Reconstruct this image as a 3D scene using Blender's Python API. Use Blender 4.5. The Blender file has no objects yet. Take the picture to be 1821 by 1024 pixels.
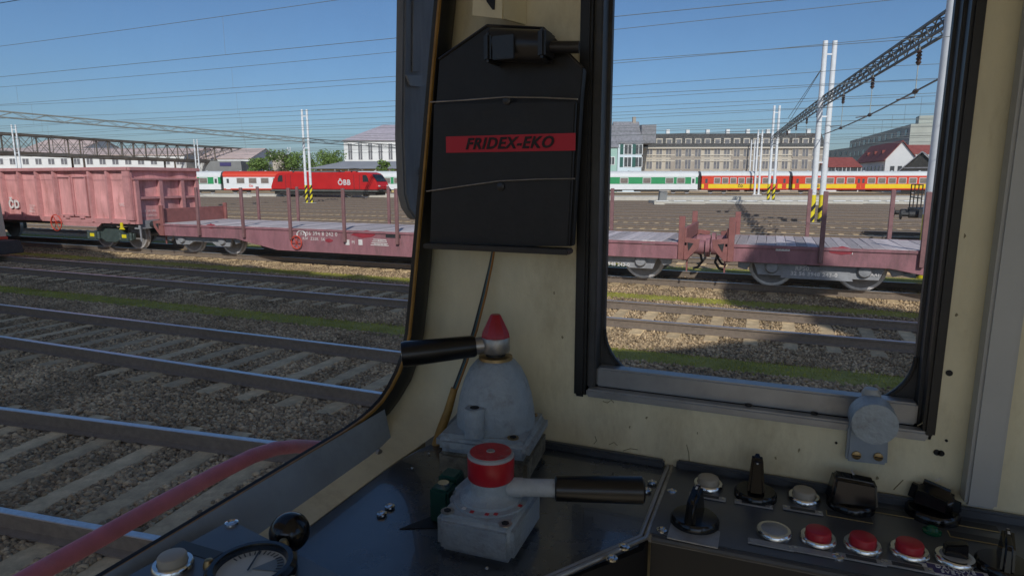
import bpy, bmesh, math, random
import numpy as np
from mathutils import Matrix, Vector
random.seed(7); rng = np.random.default_rng(7)
S = bpy.context.scene
COL = S.collection
R = math.radians
# ------------------------------------------------------------------ camera, sky, sun
EYE = 2.5                                   # eye height over the rail heads
FPX = 1117.0                                # focal length in pixels of a 1821 px wide picture
PITCH = math.atan(192 / 1117); YAW = R(22.2)
cd = bpy.data.cameras.new('camera'); cam = bpy.data.objects.new('camera', cd); COL.objects.link(cam)
cd.sensor_width = 36; cd.lens = 36 * FPX / 1821; cd.clip_start = 0.02; cd.clip_end = 6000
cam.location = (0, 0, EYE); cam.rotation_euler = (math.pi / 2 - PITCH, 0, YAW)
S.camera = cam
SUN_DIR = Vector((-0.6, 1.2, -1.0)).normalized()      # the way the light travels
SUN_EL = math.asin(-SUN_DIR.z)
w = bpy.data.worlds.new('World'); S.world = w; w.use_nodes = True
nt = w.node_tree; bg = nt.nodes['Background']
sky = nt.nodes.new('ShaderNodeTexSky'); sky.sky_type = 'NISHITA'; sky.sun_disc = False
sky.sun_elevation = SUN_EL; sky.sun_rotation = math.atan2(-SUN_DIR.x, -SUN_DIR.y)
sky.air_density = 1.0; sky.dust_density = 1.2; sky.ozone_density = 8.0; sky.altitude = 0
nt.links.new(sky.outputs[0], bg.inputs[0]); bg.inputs[1].default_value = 0.095
sl = bpy.data.lights.new('sun', 'SUN'); sun = bpy.data.objects.new('sun', sl); COL.objects.link(sun)
sl.energy = 3.1; sl.angle = R(0.5); sl.color = (1, .975, .93)
sun.rotation_euler = SUN_DIR.to_track_quat('-Z', 'Y').to_euler(); sun.location = (20, -40, 60)
S.view_settings.view_transform = 'Standard'; S.view_settings.look = 'None'
S.view_settings.exposure = 0.0; S.view_settings.gamma = 1.0
S.render.engine = 'CYCLES'
S.cycles.max_bounces = 10; S.cycles.diffuse_bounces = 6; S.cycles.transparent_max_bounces = 16
# ------------------------------------------------------------------ helpers: picture point to a point on a known plane
CAMF = Vector((-math.sin(YAW) * math.cos(PITCH), math.cos(YAW) * math.cos(PITCH), -math.sin(PITCH)))
CAMR = Vector((math.cos(YAW), math.sin(YAW), 0)); CAMU = CAMR.cross(CAMF)
E0 = Vector((0, 0, EYE))
FH = Vector((-math.sin(YAW), math.cos(YAW), 0))
def ray(x, y): return CAMF + CAMR * ((x - 910.5) / FPX) - CAMU * ((y - 512) / FPX)
def on_y(x, y, Y): d = ray(x, y); return E0 + d * (Y / d.y)
def on_x(x, y, X): d = ray(x, y); return E0 + d * (X / d.x)
def on_z(x, y, Z): d = ray(x, y); return E0 + d * ((Z - EYE) / d.z)
def on_plane(x, y, p, n): d = ray(x, y); return E0 + d * ((p - E0).dot(n) / d.dot(n))
def at_depth(x, y, D): d = ray(x, y); return E0 + d * (D / d.dot(FH))     # horizontal distance ahead
# ------------------------------------------------------------------ helpers: materials
MATS = {}
def mat(name, c, rough=.6, metal=0.0, var=.12, scale=8.0, bump=0.0, bscale=None, c2=None, dirt=0.0, dirtc=(.05, .045, .04), spec=.5, rand=0.0, coat=0.0, stretch=None):
    m = bpy.data.materials.new(name); m.use_nodes = True; n = m.node_tree; L = n.links.new
    b = n.nodes['Principled BSDF']; b.inputs['Roughness'].default_value = rough; b.inputs['Metallic'].default_value = metal
    b.inputs['Specular IOR Level'].default_value = spec
    if coat: b.inputs['Coat Weight'].default_value = coat
    tc = n.nodes.new('ShaderNodeTexCoord'); vec = tc.outputs['Object']
    if stretch:
        mp = n.nodes.new('ShaderNodeMapping'); mp.inputs['Scale'].default_value = stretch; L(vec, mp.inputs[0]); vec = mp.outputs[0]
    ns = n.nodes.new('ShaderNodeTexNoise'); ns.inputs['Scale'].default_value = scale; ns.inputs['Detail'].default_value = 6; ns.inputs['Roughness'].default_value = .65
    L(vec, ns.inputs['Vector'])
    cr = n.nodes.new('ShaderNodeValToRGB'); cr.color_ramp.elements[0].position = .3; cr.color_ramp.elements[1].position = .7
    a = tuple(max(0, v * (1 - var)) for v in c); z = c2 if c2 else tuple(min(1, v * (1 + var)) for v in c)
    cr.color_ramp.elements[0].color = (*a, 1); cr.color_ramp.elements[1].color = (*z, 1)
    L(ns.outputs['Fac'], cr.inputs[0]); col = cr.outputs[0]
    if dirt:
        n2 = n.nodes.new('ShaderNodeTexNoise'); n2.inputs['Scale'].default_value = scale * .37; n2.inputs['Detail'].default_value = 8; n2.inputs['Roughness'].default_value = .75
        L(vec, n2.inputs['Vector'])
        r2 = n.nodes.new('ShaderNodeValToRGB'); r2.color_ramp.elements[0].position = .52; r2.color_ramp.elements[1].position = .72
        r2.color_ramp.elements[0].color = (0, 0, 0, 1); r2.color_ramp.elements[1].color = (dirt, dirt, dirt, 1)
        L(n2.outputs['Fac'], r2.inputs[0])
        mx = n.nodes.new('ShaderNodeMix'); mx.data_type = 'RGBA'; L(r2.outputs[0], mx.inputs[0]); L(col, mx.inputs[6]); mx.inputs[7].default_value = (*dirtc, 1)
        col = mx.outputs[2]
        rm = n.nodes.new('ShaderNodeMapRange'); rm.inputs[3].default_value = rough; rm.inputs[4].default_value = min(1, rough + .3); L(r2.outputs[0], rm.inputs[0]); L(rm.outputs[0], b.inputs['Roughness'])
    if rand:
        oi = n.nodes.new('ShaderNodeObjectInfo'); hs = n.nodes.new('ShaderNodeHueSaturation')
        mr = n.nodes.new('ShaderNodeMapRange'); mr.inputs[3].default_value = 1 - rand; mr.inputs[4].default_value = 1 + rand
        L(oi.outputs['Random'], mr.inputs[0]); L(mr.outputs[0], hs.inputs['Value']); L(col, hs.inputs['Color']); col = hs.outputs[0]
    L(col, b.inputs['Base Color'])
    if bump:
        n3 = n.nodes.new('ShaderNodeTexNoise'); n3.inputs['Scale'].default_value = bscale or scale * 3; n3.inputs['Detail'].default_value = 5
        L(vec, n3.inputs['Vector'])
        bp = n.nodes.new('ShaderNodeBump'); bp.inputs['Strength'].default_value = bump; bp.inputs['Distance'].default_value = .02; L(n3.outputs['Fac'], bp.inputs['Height']); L(bp.outputs[0], b.inputs['Normal'])
    MATS[name] = m; return m
def emit_free_glass(name, tint, refl=.06):
    m = bpy.data.materials.new(name); m.use_nodes = True; n = m.node_tree; L = n.links.new
    for q in list(n.nodes): n.nodes.remove(q)
    o = n.nodes.new('ShaderNodeOutputMaterial'); t = n.nodes.new('ShaderNodeBsdfTransparent'); t.inputs[0].default_value = (*tint, 1)
    g = n.nodes.new('ShaderNodeBsdfGlossy'); g.inputs['Roughness'].default_value = .02
    lw = n.nodes.new('ShaderNodeLayerWeight'); lw.inputs[0].default_value = .5
    pw = n.nodes.new('ShaderNodeMath'); pw.operation = 'POWER'; pw.inputs[1].default_value = 6; L(lw.outputs['Facing'], pw.inputs[0])
    ml = n.nodes.new('ShaderNodeMath'); ml.operation = 'MULTIPLY_ADD'; ml.inputs[1].default_value = .5; ml.inputs[2].default_value = .012; L(pw.outputs[0], ml.inputs[0])
    mx = n.nodes.new('ShaderNodeMixShader'); L(ml.outputs[0], mx.inputs[0]); L(t.outputs[0], mx.inputs[1]); L(g.outputs[0], mx.inputs[2])
    tc = n.nodes.new('ShaderNodeTexCoord'); ns = n.nodes.new('ShaderNodeTexNoise'); ns.inputs['Scale'].default_value = 5; ns.inputs['Detail'].default_value = 9; ns.inputs['Roughness'].default_value = .7; L(tc.outputs['Object'], ns.inputs['Vector'])
    mr = n.nodes.new('ShaderNodeMapRange'); mr.inputs[1].default_value = .4; mr.inputs[2].default_value = .8; mr.inputs[3].default_value = .008; mr.inputs[4].default_value = .09; L(ns.outputs['Fac'], mr.inputs[0])
    df = n.nodes.new('ShaderNodeBsdfTranslucent'); df.inputs[0].default_value = (.7, .66, .58, 1); m2 = n.nodes.new('ShaderNodeMixShader')
    L(mr.outputs[0], m2.inputs[0]); L(mx.outputs[0], m2.inputs[1]); L(df.outputs[0], m2.inputs[2]); L(m2.outputs[0], o.inputs[0])
    MATS[name] = m; return m
# ------------------------------------------------------------------ helpers: meshes and objects
class MB:
    def __init__(s): s.v = []; s.f = []
    def add(s, vs, fs):
        k = len(s.v); s.v += [tuple(p) for p in vs]; s.f += [tuple(i + k for i in f) for f in fs]; return s
    def box(s, x0, x1, y0, y1, z0, z1):
        return s.add([(x0,y0,z0),(x1,y0,z0),(x1,y1,z0),(x0,y1,z0),(x0,y0,z1),(x1,y0,z1),(x1,y1,z1),(x0,y1,z1)],
                     [(0,3,2,1),(4,5,6,7),(0,1,5,4),(1,2,6,5),(2,3,7,6),(3,0,4,7)])
    def bar(s, a, b, wd, ht, up=(0, 0, 1)):
        a = Vector(a); b = Vector(b); d = (b - a).normalized(); u = Vector(up)
        if abs(d.dot(u)) > .98: u = Vector((0, 1, 0))
        x = d.cross(u).normalized() * wd / 2; y = x.cross(d).normalized() * ht / 2
        vs = [a - x - y, a + x - y, a + x + y, a - x + y, b - x - y, b + x - y, b + x + y, b - x + y]
        return s.add(vs, [(0,3,2,1),(4,5,6,7),(0,1,5,4),(1,2,6,5),(2,3,7,6),(3,0,4,7)])
    def tube(s, pts, r, n=8, cap=True):
        pts = [Vector(p) for p in pts]; rs = r if isinstance(r, (list, tuple)) else [r] * len(pts)
        vs = []; fs = []; prev = None
        for i, p in enumerate(pts):
            d = ((pts[min(i + 1, len(pts) - 1)] - p).normalized() + (p - pts[max(i - 1, 0)]).normalized()).normalized()
            if prev is None:
                u = Vector((0, 0, 1)) if abs(d.z) < .9 else Vector((0, 1, 0))
                x = d.cross(u).normalized()
            else: x = (prev - d * prev.dot(d)).normalized()
            prev = x; y = d.cross(x)
            for k in range(n):
                a = 2 * math.pi * k / n; vs.append(p + (x * math.cos(a) + y * math.sin(a)) * rs[i])
        for i in range(len(pts) - 1):
            for k in range(n):
                fs.append((i*n + k, i*n + (k+1) % n, (i+1)*n + (k+1) % n, (i+1)*n + k))
        if cap: fs.append(tuple(range(n))[::-1]); fs.append(tuple((len(pts)-1)*n + k for k in range(n)))
        return s.add(vs, fs)
    def lathe(s, prof, c=(0, 0, 0), n=28, axis='z'):
        vs = []; fs = []
        for r, z in prof:
            for k in range(n):
                a = 2 * math.pi * k / n; x, y = r * math.cos(a), r * math.sin(a)
                p = (x, y, z) if axis == 'z' else ((x, z, y) if axis == 'y' else (z, x, y))
                vs.append((p[0] + c[0], p[1] + c[1], p[2] + c[2]))
        m = len(prof)
        for i in range(m - 1):
            for k in range(n): fs.append((i*n + k, i*n + (k+1) % n, (i+1)*n + (k+1) % n, (i+1)*n + k))
        fs.append(tuple(range(n))[::-1]); fs.append(tuple((m-1)*n + k for k in range(n)))
        return s.add(vs, fs)
    def prism(s, poly, a, b, axis='y'):
        n = len(poly); mk = (lambda p, t: (p[0], t, p[1])) if axis == 'y' else ((lambda p, t: (p[0], p[1], t)) if axis == 'z' else (lambda p, t: (t, p[0], p[1])))
        vs = [mk(p, a) for p in poly] + [mk(p, b) for p in poly]
        fs = [tuple(range(n)), tuple(range(2*n - 1, n - 1, -1))] + [(i, i + n, (i+1) % n + n, (i+1) % n) for i in range(n)]
        return s.add(vs, fs)
    def grid(s, rows):
        k = len(rows[0]); vs = [p for r in rows for p in r]
        return s.add(vs, [(i*k + j, i*k + j + 1, (i+1)*k + j + 1, (i+1)*k + j) for i in range(len(rows) - 1) for j in range(k - 1)])
    def xf(s, M): s.v = [tuple(M @ Vector(p)) for p in s.v]; return s
    def mesh(s, name, m, bevel=0.0, seg=2, smooth=40):
        me = bpy.data.meshes.new(name); bm = bmesh.new()
        vv = [bm.verts.new(p) for p in s.v]
        for f in s.f:
            try: bm.faces.new([vv[i] for i in f])
            except ValueError: pass
        bmesh.ops.recalc_face_normals(bm, faces=bm.faces)
        if bevel:
            ed = [e for e in bm.edges if len(e.link_faces) == 2 and e.calc_face_angle(0) > .5]
            bmesh.ops.bevel(bm, geom=ed, offset=bevel, segments=seg, affect='EDGES', clamp_overlap=True)
        bm.to_mesh(me); bm.free()
        if m: me.materials.append(m if not isinstance(m, str) else MATS[m])
        if smooth:
            me.polygons.foreach_set('use_smooth', [True] * len(me.polygons)); me.set_sharp_from_angle(angle=R(smooth))
        return me
    def build(s, name, m, parent=None, bevel=0.0, seg=2, world=False, smooth=40):
        if world and parent is not None:
            o = world_of(parent); s.v = [(p[0]-o.x, p[1]-o.y, p[2]-o.z) for p in s.v]
        return link(name, s.mesh(name, m, bevel, seg, smooth), parent)
def world_of(o):
    p = Vector((0, 0, 0))
    while o is not None: p += o.location; o = o.parent
    return p
def link(name, me, parent=None, loc=(0, 0, 0), rot=(0, 0, 0)):
    o = bpy.data.objects.new(name, me); COL.objects.link(o); o.location = loc; o.rotation_euler = rot
    if parent is not None: o.parent = parent
    return o
def tag(o, label, cat, group=None, kind=None):
    if label: o['label'] = label
    if cat: o['category'] = cat
    if group: o['group'] = group
    if kind: o['kind'] = kind
    return o
def thing(name, label, cat, loc=(0, 0, 0), rz=0, group=None):
    return tag(link(name, None, None, loc, (0, 0, rz)), label, cat, group)
def copy_tree(o, parent=None):
    c = o.copy(); COL.objects.link(c)
    if parent is not None: c.parent = parent
    for ch in list(o.children): copy_tree(ch, c)
    return c
def text(s, size, m, parent, loc, rot, name='lettering', shear=0, bold=0, align='CENTER', sx=1.0):
    cu = bpy.data.curves.new('t', 'FONT'); cu.body = s; cu.size = size; cu.shear = shear; cu.offset = bold; cu.align_x = align; cu.align_y = 'CENTER'; cu.space_character = 1.12
    cu.extrude = .0006 if size < .3 else .004; cu.resolution_u = 3
    t = bpy.data.objects.new('t', cu); COL.objects.link(t)
    dg = bpy.context.evaluated_depsgraph_get(); me = bpy.data.meshes.new_from_object(t.evaluated_get(dg)); bpy.data.objects.remove(t); bpy.data.curves.remove(cu)
    me.name = name; me.materials.clear(); me.materials.append(MATS[m])
    o = link(name, me, parent, loc, rot); o.scale = (sx, 1, 1); return o
FACE_Y = (math.pi / 2, 0, 0)          # lettering that faces the camera side (-Y)
FACE_X = (math.pi / 2, 0, math.pi / 2)
# ------------------------------------------------------------------ materials
mat('cream', (.72, .665, .465), .5, var=.12, scale=6, bump=.1, bscale=45, dirt=.8, dirtc=(.42, .35, .21), stretch=(1.6, 1.6, .7))
mat('cream_dirty', (.26, .225, .13), .6, var=.2, scale=5, dirt=.6, dirtc=(.09, .06, .03))
mat('trim_grey', (.42, .43, .42), .45, var=.05, scale=12)
mat('rubber', (.012, .012, .012), .45, var=.3, scale=30)
mat('rubber_grey', (.05, .052, .055), .5, var=.3, scale=14, dirt=.5, dirtc=(.16, .14, .11))
mat('amber', (.3, .16, .03), .5, var=.3, scale=30)
mat('plate_blue', (.27, .32, .37), .42, var=.1, scale=10, bump=.03, dirt=.5, dirtc=(.15, .18, .2))
mat('desk', (.04, .05, .065), .26, var=.35, scale=7, dirt=.6, dirtc=(.085, .095, .105), bump=.06, bscale=14, spec=1.0, coat=.6)
mat('desk_panel', (.06, .07, .085), .3, spec=.9, var=.25, scale=9, dirt=.4, dirtc=(.07, .075, .08))
mat('black_panel', (.006, .006, .007), .6, var=.2)
mat('hammer_grey', (.3, .355, .4), .45, var=.1, scale=70, bump=.2, bscale=220, dirt=.75, dirtc=(.15, .145, .13))
mat('hammer_worn', (.36, .39, .41), .45, var=.15, scale=60, dirt=1, dirtc=(.22, .17, .12))
mat('gasket', (.2, .19, .15), .8, var=.5, scale=40, dirt=1, dirtc=(.02, .02, .02), bump=.3, bscale=80)
mat('bare_metal', (.42, .41, .39), .38, metal=.85, var=.25, scale=40, dirt=.4, dirtc=(.1, .09, .08))
mat('chrome', (.7, .7, .68), .2, metal=1, var=.1, scale=30)
mat('alu', (.36, .37, .38), .4, metal=.5, var=.12, scale=14, dirt=.4, dirtc=(.16, .15, .13))
mat('brass', (.35, .25, .12), .4, metal=.8, var=.3, scale=80)
mat('bakelite', (.007, .007, .008), .16, var=.2, scale=30)
mat('grip_black', (.006, .006, .006), .3, var=.2, scale=30)
mat('red_paint', (.36, .012, .022), .32, var=.15, scale=40, dirt=.35, dirtc=(.18, .02, .03))
mat('red_top', (.4, .02, .025), .45, var=.3, scale=60, dirt=.8, dirtc=(.3, .27, .24))
mat('red_button', (.42, .015, .03), .35, var=.05)
mat('beige_button', (.36, .33, .27), .4, var=.05)
mat('green_box', (.012, .06, .045), .4, var=.2, scale=40)
mat('lamp_green', (.005, .1, .05), .15)
mat('label_plate', (.3, .31, .32), .4, metal=.2, var=.15, scale=60)
mat('label_black', (.03, .035, .04), .5)
mat('white_print', (.62, .62, .62), .6, var=.05)
mat('blue_print', (.05, .04, .14), .6)
mat('gold_line', (.33, .26, .12), .5)
mat('dial', (.62, .62, .56), .5, var=.03)
mat('dial_grey', (.2, .24, .26), .5)
mat('holder_black', (.007, .007, .008), .48, var=.4, scale=30, dirt=.6, dirtc=(.022, .021, .02), bump=.05, bscale=90)
mat('holder_edge', (.02, .02, .022), .3)
mat('label_red', (.5, .012, .03), .5, var=.03)
mat('label_ink', (.012, .006, .008), .6)
mat('yellow_sleeve', (.34, .2, .05), .55, var=.25, scale=30)
mat('wire_teal', (.03, .1, .12), .4); mat('wire_orange', (.3, .13, .02), .4); mat('wire_black', (.01, .01, .01), .4)
mat('handrail_red', (.6, .17, .22), .5, var=.2, scale=14, dirt=.6, dirtc=(.6, .4, .42))
mat('mirror_grey', (.2, .2, .2), .7, var=.35, scale=12, dirt=.5, dirtc=(.13, .13, .13), stretch=(1, 1, .25))
mat('scratch', (.2, .2, .2), .5)
mat('ceiling_lining', (.8, .78, .7), .6)
mat('floor_lining', (.62, .54, .42), .8)
emit_free_glass('pane', (.95, .97, .96))
def gauge_glass():
    return emit_free_glass('gauge_glass', (.93, .95, .96))
gauge_glass()
# outside
def ballast(name, a, b, c, vs, bump):
    m = bpy.data.materials.new(name); m.use_nodes = True; n = m.node_tree; L = n.links.new
    p = n.nodes['Principled BSDF']; p.inputs['Roughness'].default_value = .9; p.inputs['Specular IOR Level'].default_value = .2
    tc = n.nodes.new('ShaderNodeTexCoord')
    v = n.nodes.new('ShaderNodeTexVoronoi'); v.inputs['Scale'].default_value = vs; L(tc.outputs['Object'], v.inputs['Vector'])
    r = n.nodes.new('ShaderNodeValToRGB'); e = r.color_ramp.elements; e[0].color = (*a, 1); e[1].color = (*c, 1); q = e.new(.5); q.color = (*b, 1)
    L(v.outputs['Color'], r.inputs[0])
    ns = n.nodes.new('ShaderNodeTexNoise'); ns.inputs['Scale'].default_value = .5; ns.inputs['Detail'].default_value = 5; L(tc.outputs['Object'], ns.inputs['Vector'])
    mr = n.nodes.new('ShaderNodeMapRange'); mr.inputs[3].default_value = .7; mr.inputs[4].default_value = 1.3; L(ns.outputs['Fac'], mr.inputs[0])
    hs = n.nodes.new('ShaderNodeHueSaturation'); L(mr.outputs[0], hs.inputs['Value']); L(r.outputs[0], hs.inputs['Color']); L(hs.outputs[0], p.inputs['Base Color'])
    bp = n.nodes.new('ShaderNodeBump'); bp.inputs['Strength'].default_value = bump; bp.inputs['Distance'].default_value = .04; bp.invert = True; L(v.outputs['Distance'], bp.inputs['Height']); L(bp.outputs[0], p.inputs['Normal'])
    MATS[name] = m
ballast('ballast', (.23, .165, .1), (.37, .268, .165), (.54, .39, .24), 22, .5)
def stone_mat():
    m = bpy.data.materials.new('stones'); m.use_nodes = True; n = m.node_tree; L = n.links.new
    p = n.nodes['Principled BSDF']; p.inputs['Roughness'].default_value = .9; p.inputs['Specular IOR Level'].default_value = .2
    g = n.nodes.new('ShaderNodeNewGeometry'); r = n.nodes.new('ShaderNodeValToRGB'); e = r.color_ramp.elements
    e[0].color = (.22, .158, .098, 1); e[1].color = (.62, .45, .27, 1); q = e.new(.6); q.color = (.41, .29, .165, 1)
    L(g.outputs['Random Per Island'], r.inputs[0])
    tc = n.nodes.new('ShaderNodeTexCoord'); ns = n.nodes.new('ShaderNodeTexNoise'); ns.inputs['Scale'].default_value = .9; ns.inputs['Detail'].default_value = 6; L(tc.outputs['Object'], ns.inputs['Vector'])
    mr = n.nodes.new('ShaderNodeMapRange'); mr.inputs[1].default_value = .3; mr.inputs[2].default_value = .7; mr.inputs[3].default_value = .62; mr.inputs[4].default_value = 1.3; L(ns.outputs['Fac'], mr.inputs[0])
    hs = n.nodes.new('ShaderNodeHueSaturation'); L(mr.outputs[0], hs.inputs['Value']); L(r.outputs[0], hs.inputs['Color']); L(hs.outputs[0], p.inputs['Base Color']); MATS['stones'] = m
stone_mat()
mat('sleeper', (.58, .42, .235), .85, var=.35, scale=5, bump=.35, bscale=30, dirt=.95, dirtc=(.33, .225, .125), rand=.22)
mat('rail_side', (.19, .145, .11), .75, var=.2, scale=14)
mat('rail_top', (.56, .58, .6), .3, metal=.75, var=.15, scale=20)
mat('grass', (.33, .32, .035), .8, var=.35, scale=3)
mat('moss', (.32, .3, .04), .9, c2=(.38, .34, .08), var=.35, scale=2.5, bump=.3)
mat('gondola', (.68, .32, .31), .6, var=.2, scale=2.2, bump=.6, bscale=3.2, dirt=.95, dirtc=(.33, .12, .1), stretch=(1.6, 1.6, .4))
mat('gondola_rib', (.52, .24, .235), .6, var=.15, scale=4)
mat('wagon_red', (.3, .132, .15), .65, var=.25, scale=3, dirt=.95, dirtc=(.14, .085, .085), stretch=(1.5, 1, .5))
mat('stake', (.22, .11, .11), .7, var=.2, scale=6)
mat('end_red', (.27, .1, .09), .65, var=.2, scale=6, dirt=.4, dirtc=(.2, .1, .09))
mat('red_patch', (.3, .03, .045), .6, var=.25, scale=9)
mat('plank', (.46, .4, .405), .85, var=.2, scale=5, dirt=.6, dirtc=(.25, .28, .27), rand=.3, stretch=(3, .4, 1))
mat('bogie_grey', (.3, .3, .315), .6, var=.2, scale=8, dirt=.4, dirtc=(.07, .065, .06))
mat('bogie_green', (.05, .07, .065), .6, var=.25, scale=8)
mat('wheel', (.24, .225, .22), .5, var=.2, scale=8)
mat('tread', (.6, .56, .54), .35, metal=.4, var=.15)
mat('black_iron', (.025, .025, .027), .6, var=.3, scale=10)
mat('white_paint', (.75, .75, .74), .55, var=.06, scale=8)
mat('letter_white', (.7, .66, .64), .7, var=.15, scale=9)
mat('yellow_paint', (.75, .62, .02), .5, var=.1)
mat('orange_red', (.6, .07, .04), .45, var=.1)
mat('loco_red', (.52, .018, .018), .35, var=.1, scale=.7)
mat('loco_grey', (.1, .105, .095), .6, var=.2, scale=2)
mat('dark_glass', (.03, .035, .04), .08, var=.2, scale=1)
mat('coach_glass', (.2, .17, .15), .15, var=.5, scale=.8)
mat('coach_white', (.74, .75, .75), .4, var=.04, scale=.8)
mat('coach_roof', (.62, .63, .62), .5, var=.06, scale=.6, dirt=.3, dirtc=(.4, .36, .32))
mat('coach_green', (.03, .27, .1), .4, var=.08, scale=1)
mat('coach_red', (.62, .05, .02), .4, var=.06, scale=1)
mat('coach_yellow', (.8, .56, .015), .4, var=.05, scale=1)
mat('under_dark', (.035, .033, .03), .7, var=.3, scale=3)
mat('concrete', (.5, .47, .41), .8, var=.12, scale=2, dirt=.4, dirtc=(.3, .28, .24))
mat('mast_white', (.74, .76, .78), .45, var=.08, scale=3, dirt=.2, dirtc=(.5, .5, .5))
mat('mast_black', (.02, .02, .02), .5)
mat('gantry', (.13, .14, .14), .6, var=.2, scale=3)
mat('galv', (.4, .42, .38), .5, metal=.2, var=.2, scale=3)
mat('wire', (.16, .18, .18), .5)
mat('insulator', (.08, .05, .04), .3)
mat('bridge_brown', (.16, .125, .095), .8, var=.35, scale=.6, dirt=.6, dirtc=(.06, .05, .045))
mat('wall_white', (.75, .74, .72), .8, var=.06, scale=.3, dirt=.3, dirtc=(.5, .48, .46))
mat('wall_cream', (.5, .44, .36), .85, var=.1, scale=.4, dirt=.3, dirtc=(.34, .28, .2))
mat('wall_brown', (.36, .31, .26), .85, var=.1, scale=.4)
mat('wall_blue', (.62, .7, .74), .8, var=.05, scale=.4)
mat('wall_mint', (.35, .52, .45), .8, var=.06, scale=.4)
mat('wall_yellow', (.55, .45, .2), .8, var=.06, scale=.4)
mat('wall_block', (.4, .42, .37), .85, var=.1, scale=.3, dirt=.4, dirtc=(.27, .28, .25))
mat('wall_grey', (.22, .22, .215), .85, var=.15, scale=.3)
mat('stone_trim', (.58, .52, .43), .8, var=.08)
mat('roof_slate', (.23, .225, .24), .8, var=.3, scale=2, bump=.4)
mat('roof_dark', (.035, .033, .032), .8, var=.6, scale=4, c2=(.11, .105, .1), bump=.4)
mat('roof_pink', (.55, .42, .38), .85, var=.15, scale=.5, dirt=.3, dirtc=(.6, .5, .45))
mat('roof_lilac', (.52, .45, .48), .8, var=.15, scale=.8)
mat('roof_red', (.25, .06, .05), .75, var=.25, scale=1.5, bump=.3)
mat('roof_grey', (.3, .3, .31), .8, var=.1, scale=.5)
mat('window_dark', (.07, .075, .08), .2, var=.4, scale=1)
mat('window_pale', (.17, .165, .175), .25, var=.4, scale=1)
mat('shutter_green', (.02, .1, .08), .6)
mat('leaf', (.13, .2, .04), .7, var=.5, scale=1.2); mat('bark', (.1, .075, .05), .9, var=.3, scale=8)
mat('coach_beige', (.55, .48, .36), .45, var=.08, scale=3)

# ================================================================== THE SETTING
GZ = -.19                                            # top of the ballast below the rail heads
g = MB().add([(-2500, -900, GZ), (2500, -900, GZ), (2500, 3500, GZ), (-2500, 3500, GZ)], [(0, 1, 2, 3)]).build('ground', 'ballast')
tag(g, 'brown ballast ground of the railway yard', 'ground', kind='structure')

RAILP = [(-.07, -.17), (.07, -.17), (.07, -.155), (.014, -.135), (.014, -.045), (.036, -.035), (.036, -.006), (.03, -.001), (-.03, -.001), (-.036, -.006), (-.036, -.035), (-.014, -.045), (-.014, -.135), (-.07, -.155)]
def rail_mesh(length):
    m = MB().prism(RAILP, 0, length, 'x')
    me = m.mesh('rail', 'rail_side', smooth=0); me.materials.append(MATS['rail_top'])
    for p in me.polygons:
        if all(me.vertices[i].co.z > -.008 for i in p.vertices): p.material_index = 1
    return me
SLP = MB().prism([(-.13, -.3), (.13, -.3), (.12, -.165), (-.12, -.165)], -1.3, 1.3, 'y').mesh('sleeper', 'sleeper', bevel=.012, seg=1)
def track(label, origin, rz, x0, x1, half=.825, sx0=None, sx1=None, step=.63, joined=False):
    t = link('railway_track', None, None, (origin[0], origin[1], 0), (0, 0, rz)); tag(t, label, 'track', kind='structure')
    me = rail_mesh(x1 - x0)
    for s in (-1, 1): link('rail', me, t, (x0, s * half, 0))
    if joined:
        m = MB(); x = sx0
        while x < sx1: m.box(x - .12, x + .12, -1.3, 1.3, -.24, -.168); x += step
        o = m.build('sleepers', 'sleeper', t, smooth=0); o['kind'] = 'stuff'
    elif sx0 is not None:
        x = sx0
        while x < sx1: link('sleeper', SLP, t, (x + random.uniform(-.02, .02), random.uniform(-.02, .02), random.uniform(-.008, .004)), (0, 0, random.uniform(-.012, .012))); x += step
    return t
track('wagon track under the gondola and the two flat wagons', (0, 17.05), 0, -140, 70, sx0=-37, sx1=9)
track('empty track in front of the flat wagons, half in sunshine', (0, 12.04), 0, -120, 60, sx0=-26, sx1=5)
track('shaded track second from the cab windscreen', (0, 6.88), 0, -90, 40, sx0=-16, sx1=3)
c0 = (-5.36, 3.49); track('nearest shaded track slanting past the windscreen and red handrail', c0, math.atan(.1215), -60, 3.5, sx0=-9, sx1=3.4)
for i, Y in enumerate((22.0, 26.8, 31.6, 36.4, 41.2, 46.0, 50.8, 55.6, 60.4, 65.2, 70.0, 76.4)):
    wd = ['first', 'second', 'third', 'fourth', 'fifth', 'sixth', 'seventh', 'eighth', 'ninth', 'tenth', 'eleventh', 'twelfth'][i]
    track('%s empty yard track behind the flat wagons' % wd if i < 11 else 'far yard track under the red locomotive', (0, Y), 0, -260, 130, sx0=-2.2 * Y - 5, sx1=.6 * Y + 8, joined=True, step=.66)

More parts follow.
